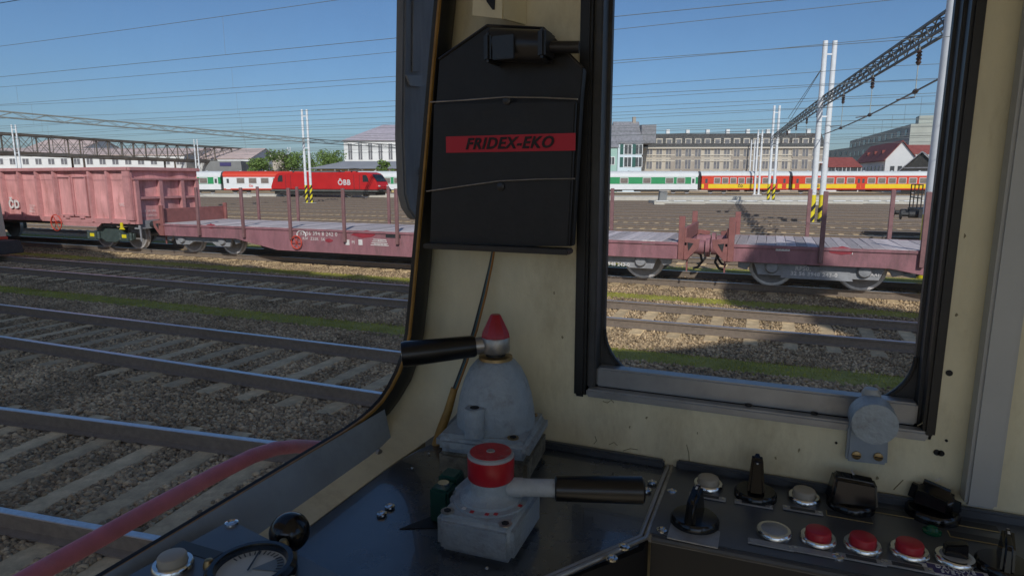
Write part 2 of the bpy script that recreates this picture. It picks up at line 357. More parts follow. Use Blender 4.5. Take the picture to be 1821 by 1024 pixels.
# ballast stones: far too many to count
ICO = bmesh.new(); bmesh.ops.create_icosphere(ICO, subdivisions=1, radius=1)
IV = np.array([v.co[:] for v in ICO.verts]); IF = np.array([[v.index for v in f.verts] for f in ICO.faces]); ICO.free()
def visible_ground(n, y0, y1, px):
    out = []
    while sum(len(o) for o in out) < n:
        Y = y0 + (y1 - y0) * rng.random(n * 2); a = rng.random(n * 2)
        lx, rx = px; dl = ray(lx, 600); dr = ray(rx, 600)
        X = Y * (dl.x / dl.y) * (1 - a) + Y * (dr.x / dr.y) * a
        out.append(np.c_[X, Y])
    return np.concatenate(out)[:n]
def in_track(P):
    k = np.zeros(len(P), bool)
    for yc in (17.05, 12.04, 6.88):
        for s in (-.825, .825): k |= np.abs(P[:, 1] - yc - s) < .085
        fr = np.abs(P[:, 1] - yc) < 1.33
        k |= fr & (rng.random(len(P)) < .25)
    dx = P[:, 0] - c0[0]; dy = P[:, 1] - c0[1]; th = math.atan(.1215)
    u = dx * math.cos(th) + dy * math.sin(th); q = -dx * math.sin(th) + dy * math.cos(th)
    for s in (-.825, .825): k |= np.abs(q - s) < .085
    k |= (np.abs(q) < 1.32) & (np.abs(((u + 9 + .315) % .63) - .315) < .112) & (u < 3.6)
    for yc, x0 in ((17.05, -37), (12.04, -26), (6.88, -16)):
        k |= (np.abs(P[:, 1] - yc) < 1.3) & (np.abs(((P[:, 0] - x0 + .315) % .63) - .315) < .115)
    for yc in (9.45, 14.45): k |= np.abs(P[:, 1] - yc) < .3
    return ~k
OV = np.array([(1, 0, 0), (-1, 0, 0), (0, 1, 0), (0, -1, 0), (0, 0, 1), (0, 0, -1)], float); OF = np.array([(0, 2, 4), (2, 1, 4), (1, 3, 4), (3, 0, 4), (2, 0, 5), (1, 2, 5), (3, 1, 5), (0, 3, 5)])
def stones(name, P, r0, r1, IV=IV, IF=IF):
    P = P[in_track(P)]; n = len(P)
    sc = (r0 + (r1 - r0) * rng.random(n))[:, None, None] * (0.55 + .7 * rng.random((n, 1, 3)))
    V = IV[None] * sc * (0.8 + .4 * rng.random((n, len(IV), 1)))
    a = rng.random(n) * 6.283; ca, sa = np.cos(a)[:, None], np.sin(a)[:, None]
    X = V[:, :, 0] * ca - V[:, :, 1] * sa; Yy = V[:, :, 0] * sa + V[:, :, 1] * ca
    V = np.stack([X + P[:, :1], Yy + P[:, 1:2], V[:, :, 2] * .8 + GZ + .006 + .018 * rng.random((n, 1))], 2).reshape(-1, 3)
    Fc = (IF[None] + len(IV) * np.arange(n)[:, None, None]).reshape(-1, 3)
    me = bpy.data.meshes.new(name); me.vertices.add(len(V)); me.vertices.foreach_set('co', V.ravel().astype(np.float32))
    me.loops.add(Fc.size); me.loops.foreach_set('vertex_index', Fc.ravel().astype(np.int32))
    me.polygons.add(len(Fc)); me.polygons.foreach_set('loop_start', np.arange(0, Fc.size, 3, dtype=np.int32)); me.polygons.foreach_set('loop_total', np.full(len(Fc), 3, np.int32))
    me.update(); me.validate(); me.materials.append(MATS['stones'])
    return link(name, me)
PA = np.concatenate([visible_ground(44000, 1.6, 6.5, (-120, 800)), visible_ground(26000, 6.5, 9, (-60, 780)), visible_ground(7000, 6.2, 9, (1040, 1700))])
tag(stones('ballast_stones', PA, .017, .036), 'loose grey brown ballast stones around the nearest tracks', 'ballast', kind='stuff')
PB = np.concatenate([visible_ground(30000, 9, 12.5, (-30, 780)), visible_ground(26000, 12.5, 17, (-20, 760)), visible_ground(12000, 9, 12.5, (1040, 1700)), visible_ground(16000, 12.5, 18.5, (1040, 1700))])
tag(stones('ballast_stones', PB, .02, .042, OV, OF), 'loose ballast stones around the half sunlit track and the wagon track', 'ballast', kind='stuff')

def grass_strip(label, yc, x0, x1, half, n):
    rows = []
    xs = np.linspace(x0, x1, 140)
    lo = [yc - half * (1 + .35 * math.sin(x * 1.9) * random.random()) for x in xs]; hi = [yc + half * (1 + .35 * math.cos(x * 1.3) * random.random()) for x in xs]
    base = [[(x, a, GZ + .006) for x, a in zip(xs, lo)], [(x, yc, GZ + .028) for x in xs], [(x, b, GZ + .006) for x, b in zip(xs, hi)]]
    m = MB().grid(base); vs = []; fs = []
    me = m.mesh('grass_strip', 'moss'); o = link('grass_strip', me); tag(o, label, 'grass', kind='stuff')
    P = np.c_[x0 + (x1 - x0) * rng.random(n), yc + half * .95 * np.clip(rng.normal(0, .5, n), -1.15, 1.15)]
    a = rng.random(n) * 6.283; hgt = .005 + .035 * rng.random(n); wd = .006 + .006 * rng.random(n); ln = .03 * rng.normal(0, 1, (n, 2))
    for i in range(n):
        x, y = P[i]; dx, dy = math.cos(a[i]) * wd[i], math.sin(a[i]) * wd[i]
        k = 3 * i; vs += [(x - dx, y - dy, GZ), (x + dx, y + dy, GZ), (x + ln[i, 0], y + ln[i, 1], GZ + .02 + hgt[i])]; fs.append((k, k + 1, k + 2))
    b = bpy.data.meshes.new('grass_blades'); b.from_pydata(vs, [], fs); b.materials.append(MATS['grass']); q = link('grass_blades', b, o); q['kind'] = 'stuff'
grass_strip('green grass strip between the wagon track and the half sunlit track', 14.45, -36, 6, .36, 26000)
grass_strip('green grass strip between the two middle shaded tracks', 9.45, -24, 4, .36, 26000)
grass_strip('mossy grass strip behind the wagon track', 19.6, -50, 12, .5, 16000)

# ------------------------------------------------------------------ unseen added viaduct behind the camera (deck outlined to shade the near tracks)
HV = 16.0; SHX, SHY = .6 * (HV - GZ), -1.2 * (HV - GZ)
def sh(px, py, zr=GZ): p = on_z(px, py, zr); return (p.x + SHX, p.y + SHY)
def gp(x, y): return (x + SHX, y + SHY)
dk = [gp(-75, 1.0), gp(-2.9, 1.0), gp(-2.7, 2.35), gp(40, 2.35), gp(40, 12.8), sh(1650, 559), sh(1531, 541), sh(1492, 531), sh(1432, 521), sh(1392, 515), sh(1373, 501), sh(1285, 503), sh(1278, 525), sh(1290, 540), sh(1380, 556), sh(1520, 598), sh(1400, 601), sh(1290, 609), sh(1220, 619), sh(1150, 623), sh(1075, 621), sh(1040, 616), sh(980, 585),
      sh(740, 502), sh(662, 494), sh(640, 488), sh(610, 492), sh(560, 488), sh(552, 483), sh(500, 481), sh(440, 471), sh(425, 474), sh(370, 466), sh(330, 463), sh(290, 462), sh(215, 458), sh(200, 450), sh(150, 443), sh(90, 441), sh(40, 437), gp(-75, 17)]
slab_thing = thing('shade_slab', 'added, unseen high concrete viaduct behind the cab that shades the near tracks', 'slab', (dk[0][0], dk[0][1], GZ))
MB().prism(dk, HV - .35, HV, 'z').build('deck', 'concrete', slab_thing, world=True, smooth=0)  # added shade caster: outline is the wanted shadow edge moved back along the sun
for x in range(-60, 56, 14): MB().box(x, x + 1.2, SHY + 6.5, SHY + 8, GZ, HV - .35).build('slab_post', 'concrete', slab_thing, world=True)

# ================================================================== FREIGHT WAGONS ON THE NEAR SIDING
YT = 17.05; YN = 15.55; YF = 18.3          # track centre, near side and far side of the wagons
WHEEL = MB().lathe([(.06, -.07), (.2, -.07), (.34, -.035), (.44, -.06), (.5, -.06), (.5, .05), (.53, .055), (.53, .085), (.4, .085), (.3, .03), (.06, .06)], n=32, axis='y').mesh('wheel', 'wheel')
WHEEL.materials.append(MATS['tread'])
for p in WHEEL.polygons:
    rr = [math.hypot(WHEEL.vertices[i].co.x, WHEEL.vertices[i].co.z) for i in p.vertices]
    if min(rr) > .43: p.material_index = 1
WHEEL2 = WHEEL.copy(); WHEEL2.transform(Matrix.Rotation(math.pi, 4, 'Z'))
def wheelset(t, x, r=.5):
    for y, me in ((YT - .83, WHEEL), (YT + .83, WHEEL2)):
        o = link('wheel', me, t, (x - t.location.x, y - t.location.y, r - .002)); o.scale = (r / .5,) * 3
    MB().tube([(x, YT - .8, r), (x, YT + .8, r)], .075, 10).build('axle', 'wheel', t, world=True)
def bogie(t, xa, xb, m, plate=True, style=0):
    c = (xa + xb) / 2; y0, y1 = YN + .2, YN + .3
    for s in (0, 1):
        ya, yb = (y0, y1) if s == 0 else (YF - .3, YF - .2)
        if style == 0:   # plate frame with a dip in the middle
            poly = [(xa - .75, .72), (xa - .75, .45), (xa - .55, .4), (xa - .42, .62), (xa - .3, .3), (xa + .3, .3), (xa + .5, .42), (c - .25, .42), (c + .25, .42), (xb - .5, .42), (xb - .3, .3), (xb + .3, .3), (xb + .42, .62), (xb + .55, .4), (xb + .75, .45), (xb + .75, .72)]
        else:
            poly = [(xa - .35, .6), (xa - .35, .38), (xa + .3, .38), (c - .25, .25), (c + .25, .25), (xb - .3, .38), (xb + .35, .38), (xb + .35, .6), (xb - .2, .62), (c + .4, .78), (c - .4, .78), (xa + .2, .62)]
        f = MB().prism(poly, ya, yb, 'y').build('bogie_frame', m, t, bevel=.012, seg=1, world=True)
        for x in (xa, xb):
            yy = (ya - .09) if s == 0 else yb
            b = MB().lathe([(.05, -.09), (.12, -.08), (.15, -.03), (.15, .08)], (x, ya if s == 0 else yb, .5), 16, 'y') if style == 0 else MB().box(x - .2, x + .2, yy, yy + .09, .34, .62)
            b.build('axle_box', m, f, world=True)
            if style == 0:
                MB().box(x - .06, x + .06, yy - .012, yy, .68, .84).build('spring_mark', 'white_paint', f, world=True)
                for k in range(4): MB().bar((x - .42 + .04*k, yy + .04, .73 - .045*k), (x + .42 - .04*k, yy + .04, .73 - .045*k), .08, .03).build('leaf_spring', m, f, world=True)
            else:
                MB().box(x - .12, x + .1, yy - .012, yy - .001, .44, .56).build('axle_mark', 'yellow_paint', f, world=True)
                for k in (-.27, .27): MB().lathe([(.055, .3), (.07, .32), (.055, .36), (.07, .4), (.055, .44), (.07, .48), (.055, .52), (.055, .58)], (x + k, yy + .05, .05), 10).build('coil_spring', m, f, world=True)
    MB().box(c - .2, c + .2, YN + .3, YF - .3, .5, .75).build('bolster', m, t, world=True)
    wheelset(t, xa); wheelset(t, xb)
def buffers(t, x, sgn):
    for y in (YT - .87, YT + .87):
        b = MB().lathe([(.12, 0), (.12, .3), (.08, .3), (.08, .52), (.22, .52), (.22, .56)], (0, 0, 0), 18, 'x')
        if sgn < 0: b.v = [(-p[0], p[1], p[2]) for p in b.v]
        b.v = [(p[0] + x, p[1] + y, p[2] + .92) for p in b.v]; b.build('buffer', 'black_iron', t, world=True)
    MB().tube([(x, YT, .9), (x + sgn * .45, YT, .86)], .05, 8).build('drawhook', 'black_iron', t, world=True)
def hose(t, x, sgn):
    for dy in (-.5, .42):
        MB().tube([(x, YT + dy, .72), (x + sgn * .16, YT + dy, .62), (x + sgn * .2, YT + dy, .45), (x + sgn * .1, YT + dy, .3), (x - sgn * .02, YT + dy, .27)], .032, 8).build('brake_hose', 'black_iron', t, world=True)
def handwheel(t, x, z, r, m='orange_red', y=None):
    y = (YN - .06) if y is None else y
    pts = [(x + r * math.cos(a), y, z + r * math.sin(a)) for a in np.linspace(0, 2 * math.pi, 21)]
    h = MB().tube(pts, .018, 6, False).build('handwheel', m, t, world=True)
    for a in (0, 1.05, 2.1): MB().bar((x - r * math.cos(a), y, z - r * math.sin(a)), (x + r * math.cos(a), y, z + r * math.sin(a)), .022, .012).build('spoke', m, h, world=True)
    MB().tube([(x, y, z), (x, y + .25, z)], .02, 6).build('spindle', m, h, world=True)
# ---- gondola
XR = on_y(231, 300, YN).x; XL = XR - 14.6
ZT = on_y(236, 297, YN).z; ZB = on_y(245, 398, YN).z
go = thing('gondola_wagon', 'faded red high sided gondola wagon with ribbed dented sides and double doors', 'wagon', (XR - 7, YT, 0))
PX = [9, 39, 70, 101, 131, 163, 195, 227]
ribs = sorted([on_y(p, 350, YN).x for p in PX]); stp = (ribs[-1] - ribs[0]) / 7
XC = on_y(131, 350, YN).x
allr = ribs + [ribs[0] - stp * k for k in range(1, 6) if ribs[0] - stp * k > XL + .2]
for s, yy in ((0, YN), (1, YF - .05)):
    edges = sorted([XL] + allr + [XR])
    for a, b in zip(edges[:-1], edges[1:]):
        xs = np.linspace(a, b, 9); zs = np.linspace(ZB + .12, ZT - .1, 11)
        ph = random.random() * 9
        rows = [[(x, yy + .05 + .035 * math.sin(math.pi * (x - a) / (b - a)) * (math.sin(z * 4 + ph) * .6 + math.sin(x * 5 + z * 7 + ph * 2) * .5 + .4), z) for x in xs] for z in zs]
        MB().grid(rows).build('side_panel', 'gondola', go, world=True)
    for x in allr:
        yo = yy - .09 if s == 0 else yy + .05
        if s == 0 and abs(x - XC) < .3: continue
        MB().prism([(x - .085, yy + .05), (x - .05, yy - .07), (x + .05, yy - .07), (x + .085, yy + .05)], ZB + .02, ZT - .12, 'z').build('rib', 'gondola_rib', go, world=True)
    MB().box(XL, XR, yy - .1 if s == 0 else yy, yy + .06 if s == 0 else yy + .15, ZT - .13, ZT).build('top_rail', 'gondola_rib', go, bevel=.02, world=True)
    MB().box(XL, XR, yy - .03 if s == 0 else yy, yy + .08, ZB - .02, ZB + .15).build('side_sill', 'gondola_rib', go, world=True)
# doors
d0, d1 = on_y(104, 350, YN).x, on_y(160, 350, YN).x; dm = (d0 + d1) / 2
for a, b in ((d0 + .08, dm - .03), (dm + .03, d1 - .08)):
    d = MB().box(a, b, YN - .015, YN + .02, ZB + .2, ZT - .3).build('door', 'gondola', go, bevel=.01, world=True)
    for q in ((a, a + .06, ZB + .2, ZT - .3), (b - .06, b, ZB + .2, ZT - .3)): MB().box(q[0], q[1], YN - .055, YN - .012, q[2], q[3]).build('door_frame', 'gondola_rib', d, world=True)
    for q in (ZB + .2, ZT - .36): MB().box(a + .06, b - .06, YN - .05, YN - .012, q, q + .06).build('door_frame', 'gondola_rib', d, world=True)
    MB().box((a + b) / 2 - .12, (a + b) / 2 + .12, YN - .07, YN - .01, ZB + .12, ZB + .2).build('hinge', 'gondola_rib', d, world=True)
MB().bar((dm, YN - .07, ZB + .25), (dm, YN - .07, ZT - .3), .06, .06).build('door_bar', 'gondola_rib', go, world=True)
MB().prism([(d0, ZB - .02), (d1 + .5, ZB - .02), (d1 + .3, ZB - .16), (d0 + .2, ZB - .16)], YN - .02, YN + .06, 'y').build('lower_sill', 'gondola_rib', go, world=True)
# end wall facing right
for s in (0,):
    ys = np.linspace(YN, YF, 13); zs = np.linspace(ZB + .1, ZT - .1, 11)
    MB().grid([[(XR - .03 + .025 * math.sin(y * 5 + z * 3), y, z) for y in ys] for z in zs]).build('end_wall', 'gondola', go, world=True)
    MB().box(XR - .06, XR + .09, YN - .1, YF + .1, ZT - .13, ZT - .002).build('end_rail', 'gondola_rib', go, bevel=.02, world=True)
    MB().box(XR - .02, XR + .14, YN, YF, ZT - .44, ZT - .38).build('end_ledge', 'gondola_rib', go, world=True)
    for y in (YN + .12, YN + 1.06, YN + 1.98, YF - .1): MB().box(XR - .02, XR + .12, y - .07, y + .07, ZB - .02, ZT - .44).build('end_post', 'gondola_rib', go, world=True)
    MB().box(XR - .02, XR + .1, YN + .1, YF - .1, ZB + .85, ZB + .93).build('end_beam', 'gondola_rib', go, world=True)
    MB().prism([(XR - .35, YN - .09), (XR + .02, YN - .09), (XR + .02, YN + .05), (XR - .35, YN + .05)], ZB + .1, ZT - .12, 'z').build('corner_post', 'gondola_rib', go, bevel=.02, world=True)
    MB().box(XR - .2, XR + .04, YN + .1, YF - .1, ZB - .2, ZB + .1).build('head_beam', 'bogie_grey', go, world=True)
MB().box(XL, XR, YN + .06, YF - .06, ZB - .12, ZB + .1).build('floor', 'black_iron', go, world=True)
MB().box(XL, XL + .06, YN, YF, ZB, ZT).build('far_end_wall', 'gondola', go, world=True)
MB().bar((XR + .06, YN + .12, ZB - .05), (XR + .1, YN + .1, .35), .04, .04).build('step_iron', 'bogie_grey', go, world=True)
bx = [on_y(p, 420, YT - .83).x for p in (191, 247)]
bogie(go, bx[0], bx[1], MATS['bogie_green'], style=1)
bogie(go, XL + 1.9, XL + 3.7, MATS['bogie_green'], style=1)
buffers(go, XR, 1); 
h = on_y(100, 396, YN - .06); handwheel(go, h.x, h.z, .3)
q = on_y(217, 402, YN - .05); MB().prism([(q.x - .13, q.z - .12), (q.x + .13, q.z - .12), (q.x + .05, q.z - .05), (q.x + .05, q.z + .12), (q.x - .05, q.z + .12), (q.x - .05, q.z - .05)], YN - .08, YN - .04, 'y').build('jacking_mark', 'yellow_paint', go, world=True)
def wtext(s, size, px, py, t, m='letter_white', y=YN - .012, **k):
    p = on_y(px, py, y); return text(s, size, m, t, (p.x - t.location.x, p.y - t.location.y, p.z - t.location.z), FACE_Y, **k)
wtext('ČD', .42, 25, 364, go, bold=.02)
p = on_y(64, 371, YN - .01)
for k in range(3): wtext(['32 54', '5961', '083-2'][k], .12, 57, 366 + 5 * k, go)
wtext('UIC', .14, 217, 364, go)
for px_, s in ((10, 'Y'), (90, 'T'), (182, 'Y')): wtext(s, .13, px_, 388 + px_ * .012, go)
wtext('13,40 m', .1, 226, 391, go)
for k in range(2): text(['2 31 54 596', 'ČD CARGO'][k], .11, 'letter_white', go, (XR + .0 - go.location.x, YN + .55 - YT, ZB + .42 - .16 * k), FACE_X)
# ---- flat wagons
ZD = .5 * (on_y(730, 411, YN).z + on_y(1320, 437, YN).z)
print('deck', ZD, 'gondola', ZT, ZB, XR)
PLANKM = MB().box(-.105, .105, YN - YT + .03, YF - YT - .03, -.05, 0).mesh('deck_plank', 'plank', bevel=.006, seg=1)
def flat_wagon(label, x0, x1, wheels, stakes_near, stakes_far, lend, rend):
    t = thing('flat_wagon', label, 'wagon', ((x0 + x1) / 2, YT, 0), group='flat wagons on the siding')
    cx = t.location.x
    x = x0 + .12
    while x < x1 - .1:
        link('deck_plank', PLANKM, t, (x - cx, random.uniform(-.01, .01), ZD + random.uniform(-.006, .006)), (0, 0, random.uniform(-.004, .004))); x += .219
    b = ZD - .42; bm = ZD - .72
    xa, xb = x0 + 4.2, x1 - 4.2
    for s, (ya, yb) in enumerate(((YN, YN + .1), (YF - .1, YF))):
        MB().prism([(x0, ZD - .06), (x0, b), (xa - .8, b), (xa + .9, bm), (xb - .9, bm), (xb + .8, b), (x1, b), (x1, ZD - .06)], ya, yb, 'y').build('side_sill', 'wagon_red', t, bevel=.01, seg=1, world=True)
        MB().box(x0, x1, ya - .03 if s == 0 else yb, ya if s == 0 else yb + .03, ZD - .07, ZD - .005).build('deck_edge', 'wagon_red', t, world=True)
    for xx in (x0, x1 - .12): MB().box(xx, xx + .12, YN + .1, YF - .1, ZD - .45, ZD - .055).build('headstock', 'wagon_red', t, world=True)
    MB().box(x0 + .1, x1 - .1, YT - .25, YT + .25, ZD - .5, ZD - .06).build('centre_sill', 'black_iron', t, world=True)
    for xs, ya in [(s, YN - .09) for s in stakes_near] + [(s, YF + .01) for s in stakes_far]:
        k = MB().box(xs - .05, xs + .05, ya, ya + .08, ZD - .36, on_y(1465, 340, YN).z)
        k.build('stake', 'stake', t, bevel=.012, seg=1, world=True)
    for s, xe in ((-1, x0), (1, x1)):
        e = MB().box(xe - .1 if s > 0 else xe + .02, xe - .02 if s > 0 else xe + .1, YN + .02, YF - .02, ZD, ZD + (lend if s < 0 else rend)).build('end_board', 'end_red', t, bevel=.01, seg=1, world=True)
        for yq in (YN - .04, YF - .04):
            f = MB().box(xe - .2 if s > 0 else xe + .06, xe - .06 if s > 0 else xe + .2, yq, yq + .08, ZD - .42, ZD + .62).build('end_post', 'end_red', t, bevel=.008, seg=1, world=True)
            MB().prism([(xe - .06 * s, ZD + .12), (xe + .3 * s, ZD + .08), (xe + .28 * s, ZD - .12), (xe + .02 * s, ZD - .42), (xe - .06 * s, ZD - .42)], yq + .01, yq + .05, 'y').build('corner_bracket', 'end_red', t, bevel=.008, seg=1, world=True)
            MB().prism([(xe + .02 * s, ZD - .0), (xe + .16 * s, ZD - .02), (xe + .05 * s, ZD - .2)], yq - .004, yq + .012, 'y').build('bracket_slot', 'black_iron', f, world=True)
        MB().bar((xe + .0 * s, YN + .2, ZD - .42), (xe + .0 * s, YN + .2, .3), .035, .035).build('shunter_step', 'end_red', t, world=True)
        for yq in (YT - .87, YT + .87):
            bb = MB().lathe([(.17, 0), (.17, .36), (.11, .36), (.11, .44), (.23, .44), (.23, .485)], (0, 0, 0), 20, 'x')
            bb.v = [(p[0] * s + xe, p[1] + yq, p[2] + ZD - .17) for p in bb.v]; bb.build('buffer', 'wagon_red', t, world=True)
        hose(t, xe + .08 * s, s)
    for a, bq in wheels: bogie(t, a, bq, MATS['bogie_grey'])
    return t
f1a, f1b = on_y(283, 385, YN).x, on_y(1222, 420, YN).x
f2a = on_y(1290, 430, YN).x; f2b = f2a + (f1b - f1a)
W = lambda px: on_y(px, 480, YT - .83).x
xs1 = [on_y(p, 380, YN).x for p in (354, 433, 517, 613, 707)]; st = (xs1[-1] - xs1[0]) / 4
near1 = xs1 + [xs1[-1] + st * k for k in (1, 2)]
w1 = [(W(350), W(420)), (W(1145) - (W(1532) - W(1372)), W(1145))]
fw1 = flat_wagon('flat wagon with white lettering and red ring coupled to the gondola', f1a, f1b, w1, near1, [x for x in [on_y(p, 370, YF).x for p in (458, 528, 690)]] + [on_y(1088, 360, YF).x], .5, .34)
dx = W(1532) - W(1372)
near2 = [on_y(p, 400, YN).x for p in (1464, 1645)]; near2 += [near2[-1] + st * k for k in (1, 2, 3, 4)]
far2 = [on_y(p, 370, YF).x for p in (1439, 1587)]; far2 += [far2[-1] + st * k for k in (1, 2, 3)]
fw2 = flat_wagon('flat wagon with lettered plate bogie near the tall white mast', f2a, f2b, [(W(1372), W(1532)), (f2b - 4.2, f2b - 4.2 + dx)], near2, far2, .34, .34)
print('flat', f1a, f1b, f2a, w1, dx)
hp = on_y(527, 431, YN - .06); handwheel(fw1, hp.x, hp.z, .2)
YL = YN - .006
wtext('32 56 394 8 242 0', .17, 566, 416, fw1, y=YL, align='CENTER'); wtext('RIV  ZSSK  SK', .13, 558, 425, fw1, y=YL)
rp = on_y(536, 418, YL); MB().tube([(rp.x + .17 * math.cos(a), YL, rp.z + .13 * math.sin(a)) for a in np.linspace(-.3, 3.6, 14)], .022, 5).build('ring_mark', 'letter_white', fw1, world=True)
def rect(t, px, py, wd, ht, m, name='marking', y=YL):
    p = on_y(px, py, y); return MB().box(p.x - wd / 2, p.x + wd / 2, p.y - .004, p.y + .003, p.z - ht / 2, p.z + ht / 2).build(name, m, t, world=True, smooth=0)
def patch(t, px, py, wd, ht, m='red_patch'):
    p = on_y(px, py, YL); k = 16
    po = [(p.x + wd / 2 * math.cos(6.283 * i / k) * random.uniform(.75, 1.1), p.z + ht / 2 * math.sin(6.283 * i / k) * random.uniform(.7, 1.1)) for i in range(k)]
    MB().prism(po, YL - .001, YL + .004, 'y').build('paint_patch', m, t, world=True)
patch(fw1, 645, 416, .85, .24); patch(fw1, 585, 428, .3, .12); patch(fw1, 375, 402, .4, .16); patch(fw2, 1497, 446, .5, .2)
rect(fw1, 699, 420, .5, .1, 'black_iron')
rect(fw1, 618, 431, .14, .16, 'letter_white'); rect(fw1, 641, 431, .14, .16, 'letter_white'); wtext('M', .14, 628, 431, fw1, y=YL)
gx = on_y(675, 431, YL)
for k in range(4): rect(fw1, 675, 426 + 3.4 * k, .62 - .06 * (3 - k), .02, 'letter_white', 'table_line')
wtext('A B C D', .08, 680, 428, fw1, y=YL - .002); wtext('34 42 50 58', .08, 676, 434, fw1, y=YL - .002)
wtext('18,5 m', .1, 452, 404, fw1, y=YL)
pl = rect(fw1, 1153, 431, .32, .1, 'letter_white'); wtext('18 75 m', .09, 1153, 431, fw1, m='under_dark', y=YL - .006)
rect(fw2, 1392, 442, .3, .11, 'letter_white'); wtext('18.75 m', .09, 1392, 442, fw2, m='under_dark', y=YL - .006)
wtext('ZSSK', .1, 1390, 434, fw2, y=YL); wtext('T', .12, 1516, 450, fw2, y=YL)
YBG = YN + .195
# lettered plates hung between the axles of the right wagon
pp = on_y(1452, 480, YBG - .02); 
MB().prism([(pp.x - .75, .26), (pp.x + .75, .26), (pp.x + .6, .66), (pp.x - .6, .66)], YBG - .016, YBG + .02, 'y').build('bogie_plate', 'bogie_grey', fw2, world=True)
wtext('RPS0.', .13, 1428, 478, fw2, y=YBG - .02, bold=.004); wtext('32 56 3948 243-0', .12, 1447, 488, fw2, y=YBG - .02, bold=.004); wtext('DAAI', .1, 1552, 489, fw2, y=YBG - .02)
wtext('3948 243-0', .12, 1098, 470, fw1, y=YBG - .02, bold=.004)
mp = on_y(1447, 466, YBG - .05); MB().box(mp.x - .13, mp.x + .13, YBG - .06, YBG - .02, mp.z - .1, mp.z + .1).build('mud_plate', 'black_iron', fw2, world=True); MB().prism([(mp.x - .09, mp.z - .07), (mp.x + .09, mp.z - .07), (mp.x + .05, mp.z + .06), (mp.x - .06, mp.z + .06)], YBG - .068, YBG - .06, 'y').build('paper_note', 'white_paint', fw2, world=True)

# ------------------------------------------------------------------ beige railcar nose at the left edge, on the half sunlit track
YR = 12.04; xr = on_y(38, 452, YR + 1.25).x
rc = thing('railcar', 'beige railcar with red stripe and dark snow plough at the left edge', 'railcar', (xr - 6, YR, 0))
e0 = on_y(11, 432, YR + 1.3); e1 = on_y(-6, 340, YR + 1.3)
zs_ = e0.z
MB().prism([(-16 + xr, .55), (e0.x, .55), (e0.x, zs_), (e1.x, e1.z), (e1.x - .5, e1.z + .9), (-16 + xr, e1.z + .9)], YR - 1.35, YR + 1.35, 'y').build('body', 'coach_beige', rc, bevel=.06, world=True)
MB().prism([(e0.x - 4, .49), (e0.x + .03, .49), (e0.x + .03, .6), (e0.x - 4, .6)], YR - 1.37, YR + 1.37, 'y').build('stripe', 'orange_red', rc, bevel=.02, world=True)
MB().prism([(xr - 1.1, .08), (xr + .12, .08), (xr - .02, .5), (xr - 1.1, .5)], YR - 1.3, YR + 1.3, 'y').build('snow_plough', 'under_dark', rc, bevel=.03, world=True)
MB().box(xr - 15.8, xr - 1.1, YR - 1.1, YR + 1.1, .2, .55).build('underframe', 'under_dark', rc, world=True)
for x in (xr - 3, xr - 5): 
    for y, me in ((YR - .83, WHEEL), (YR + .83, WHEEL2)): link('wheel', me, rc, (x - rc.location.x, y - rc.location.y, .498))
MB().lathe([(.1, -.02), (.1, .03)], (e0.x - .25, YR - 1.36, .85), 16, 'y').build('head_lamp', 'dark_glass', rc, world=True)

# ------------------------------------------------------------------ tank wagon at the right edge
YK = 31.6; tw = thing('tank_wagon', 'dark grey tank wagon end with buffers and railing beside the tall mast', 'wagon', (on_y(1632, 380, YK).x + 5, YK, 0))
xk = on_y(1634, 380, YK - 1.2).x
MB().box(xk, xk + 11, YK - 1.2, YK + 1.2, .95, 1.3).build('frame', 'black_iron', tw, world=True)
tk = MB().lathe([(.3, 0), (1.0, .12), (1.3, .4), (1.35, .6), (1.35, 9.2), (1.3, 9.5), (.9, 9.8), (.3, 9.9)], (xk + .8, YK, 2.75), 28, 'x').build('tank', 'bogie_grey', tw, world=True)
for y in (YK - .87, YK + .87): MB().lathe([(.2, -.62), (.22, -.6), (.22, -.56), (.1, -.55), (.1, -.3), (.15, -.3), (.15, 0)], (xk, y, 1.08), 16, 'x').build('buffer', 'black_iron', tw, world=True)
for y in (YK - 1.15, YK - .4, YK + .4, YK + 1.15): MB().tube([(xk + .05, y, 1.3), (xk + .05, y, 2.3)], .025, 6).build('railing_post', 'black_iron', tw, world=True)
for z in (1.75, 2.3): MB().tube([(xk + .05, YK - 1.15, z), (xk + .05, YK + 1.15, z)], .025, 6).build('railing', 'black_iron', tw, world=True)
MB().bar((xk + .35, YK - 1.16, .5), (xk + .35, YK - 1.16, 2.3), .04, .04).build('ladder', 'black_iron', tw, world=True); MB().bar((xk + .75, YK - 1.16, .5), (xk + .75, YK - 1.16, 2.3), .04, .04).build('ladder', 'black_iron', tw, world=True)
for k in range(6): MB().bar((xk + .35, YK - 1.16, .6 + .28 * k), (xk + .75, YK - 1.16, .6 + .28 * k), .03, .03).build('rung', 'black_iron', tw, world=True)
MB().prism([(xk + .8, .95), (xk + .9, .45), (xk + 3.3, .45), (xk + 3.4, .95)], YK - 1.05, YK + 1.05, 'y').build('bogie', 'under_dark', tw, world=True)
for x in (xk + 1.2, xk + 3.0):
    for y, me in ((YK - .83, WHEEL), (YK + .83, WHEEL2)): link('wheel', me, tw, (x - tw.location.x, y - YK, .498))

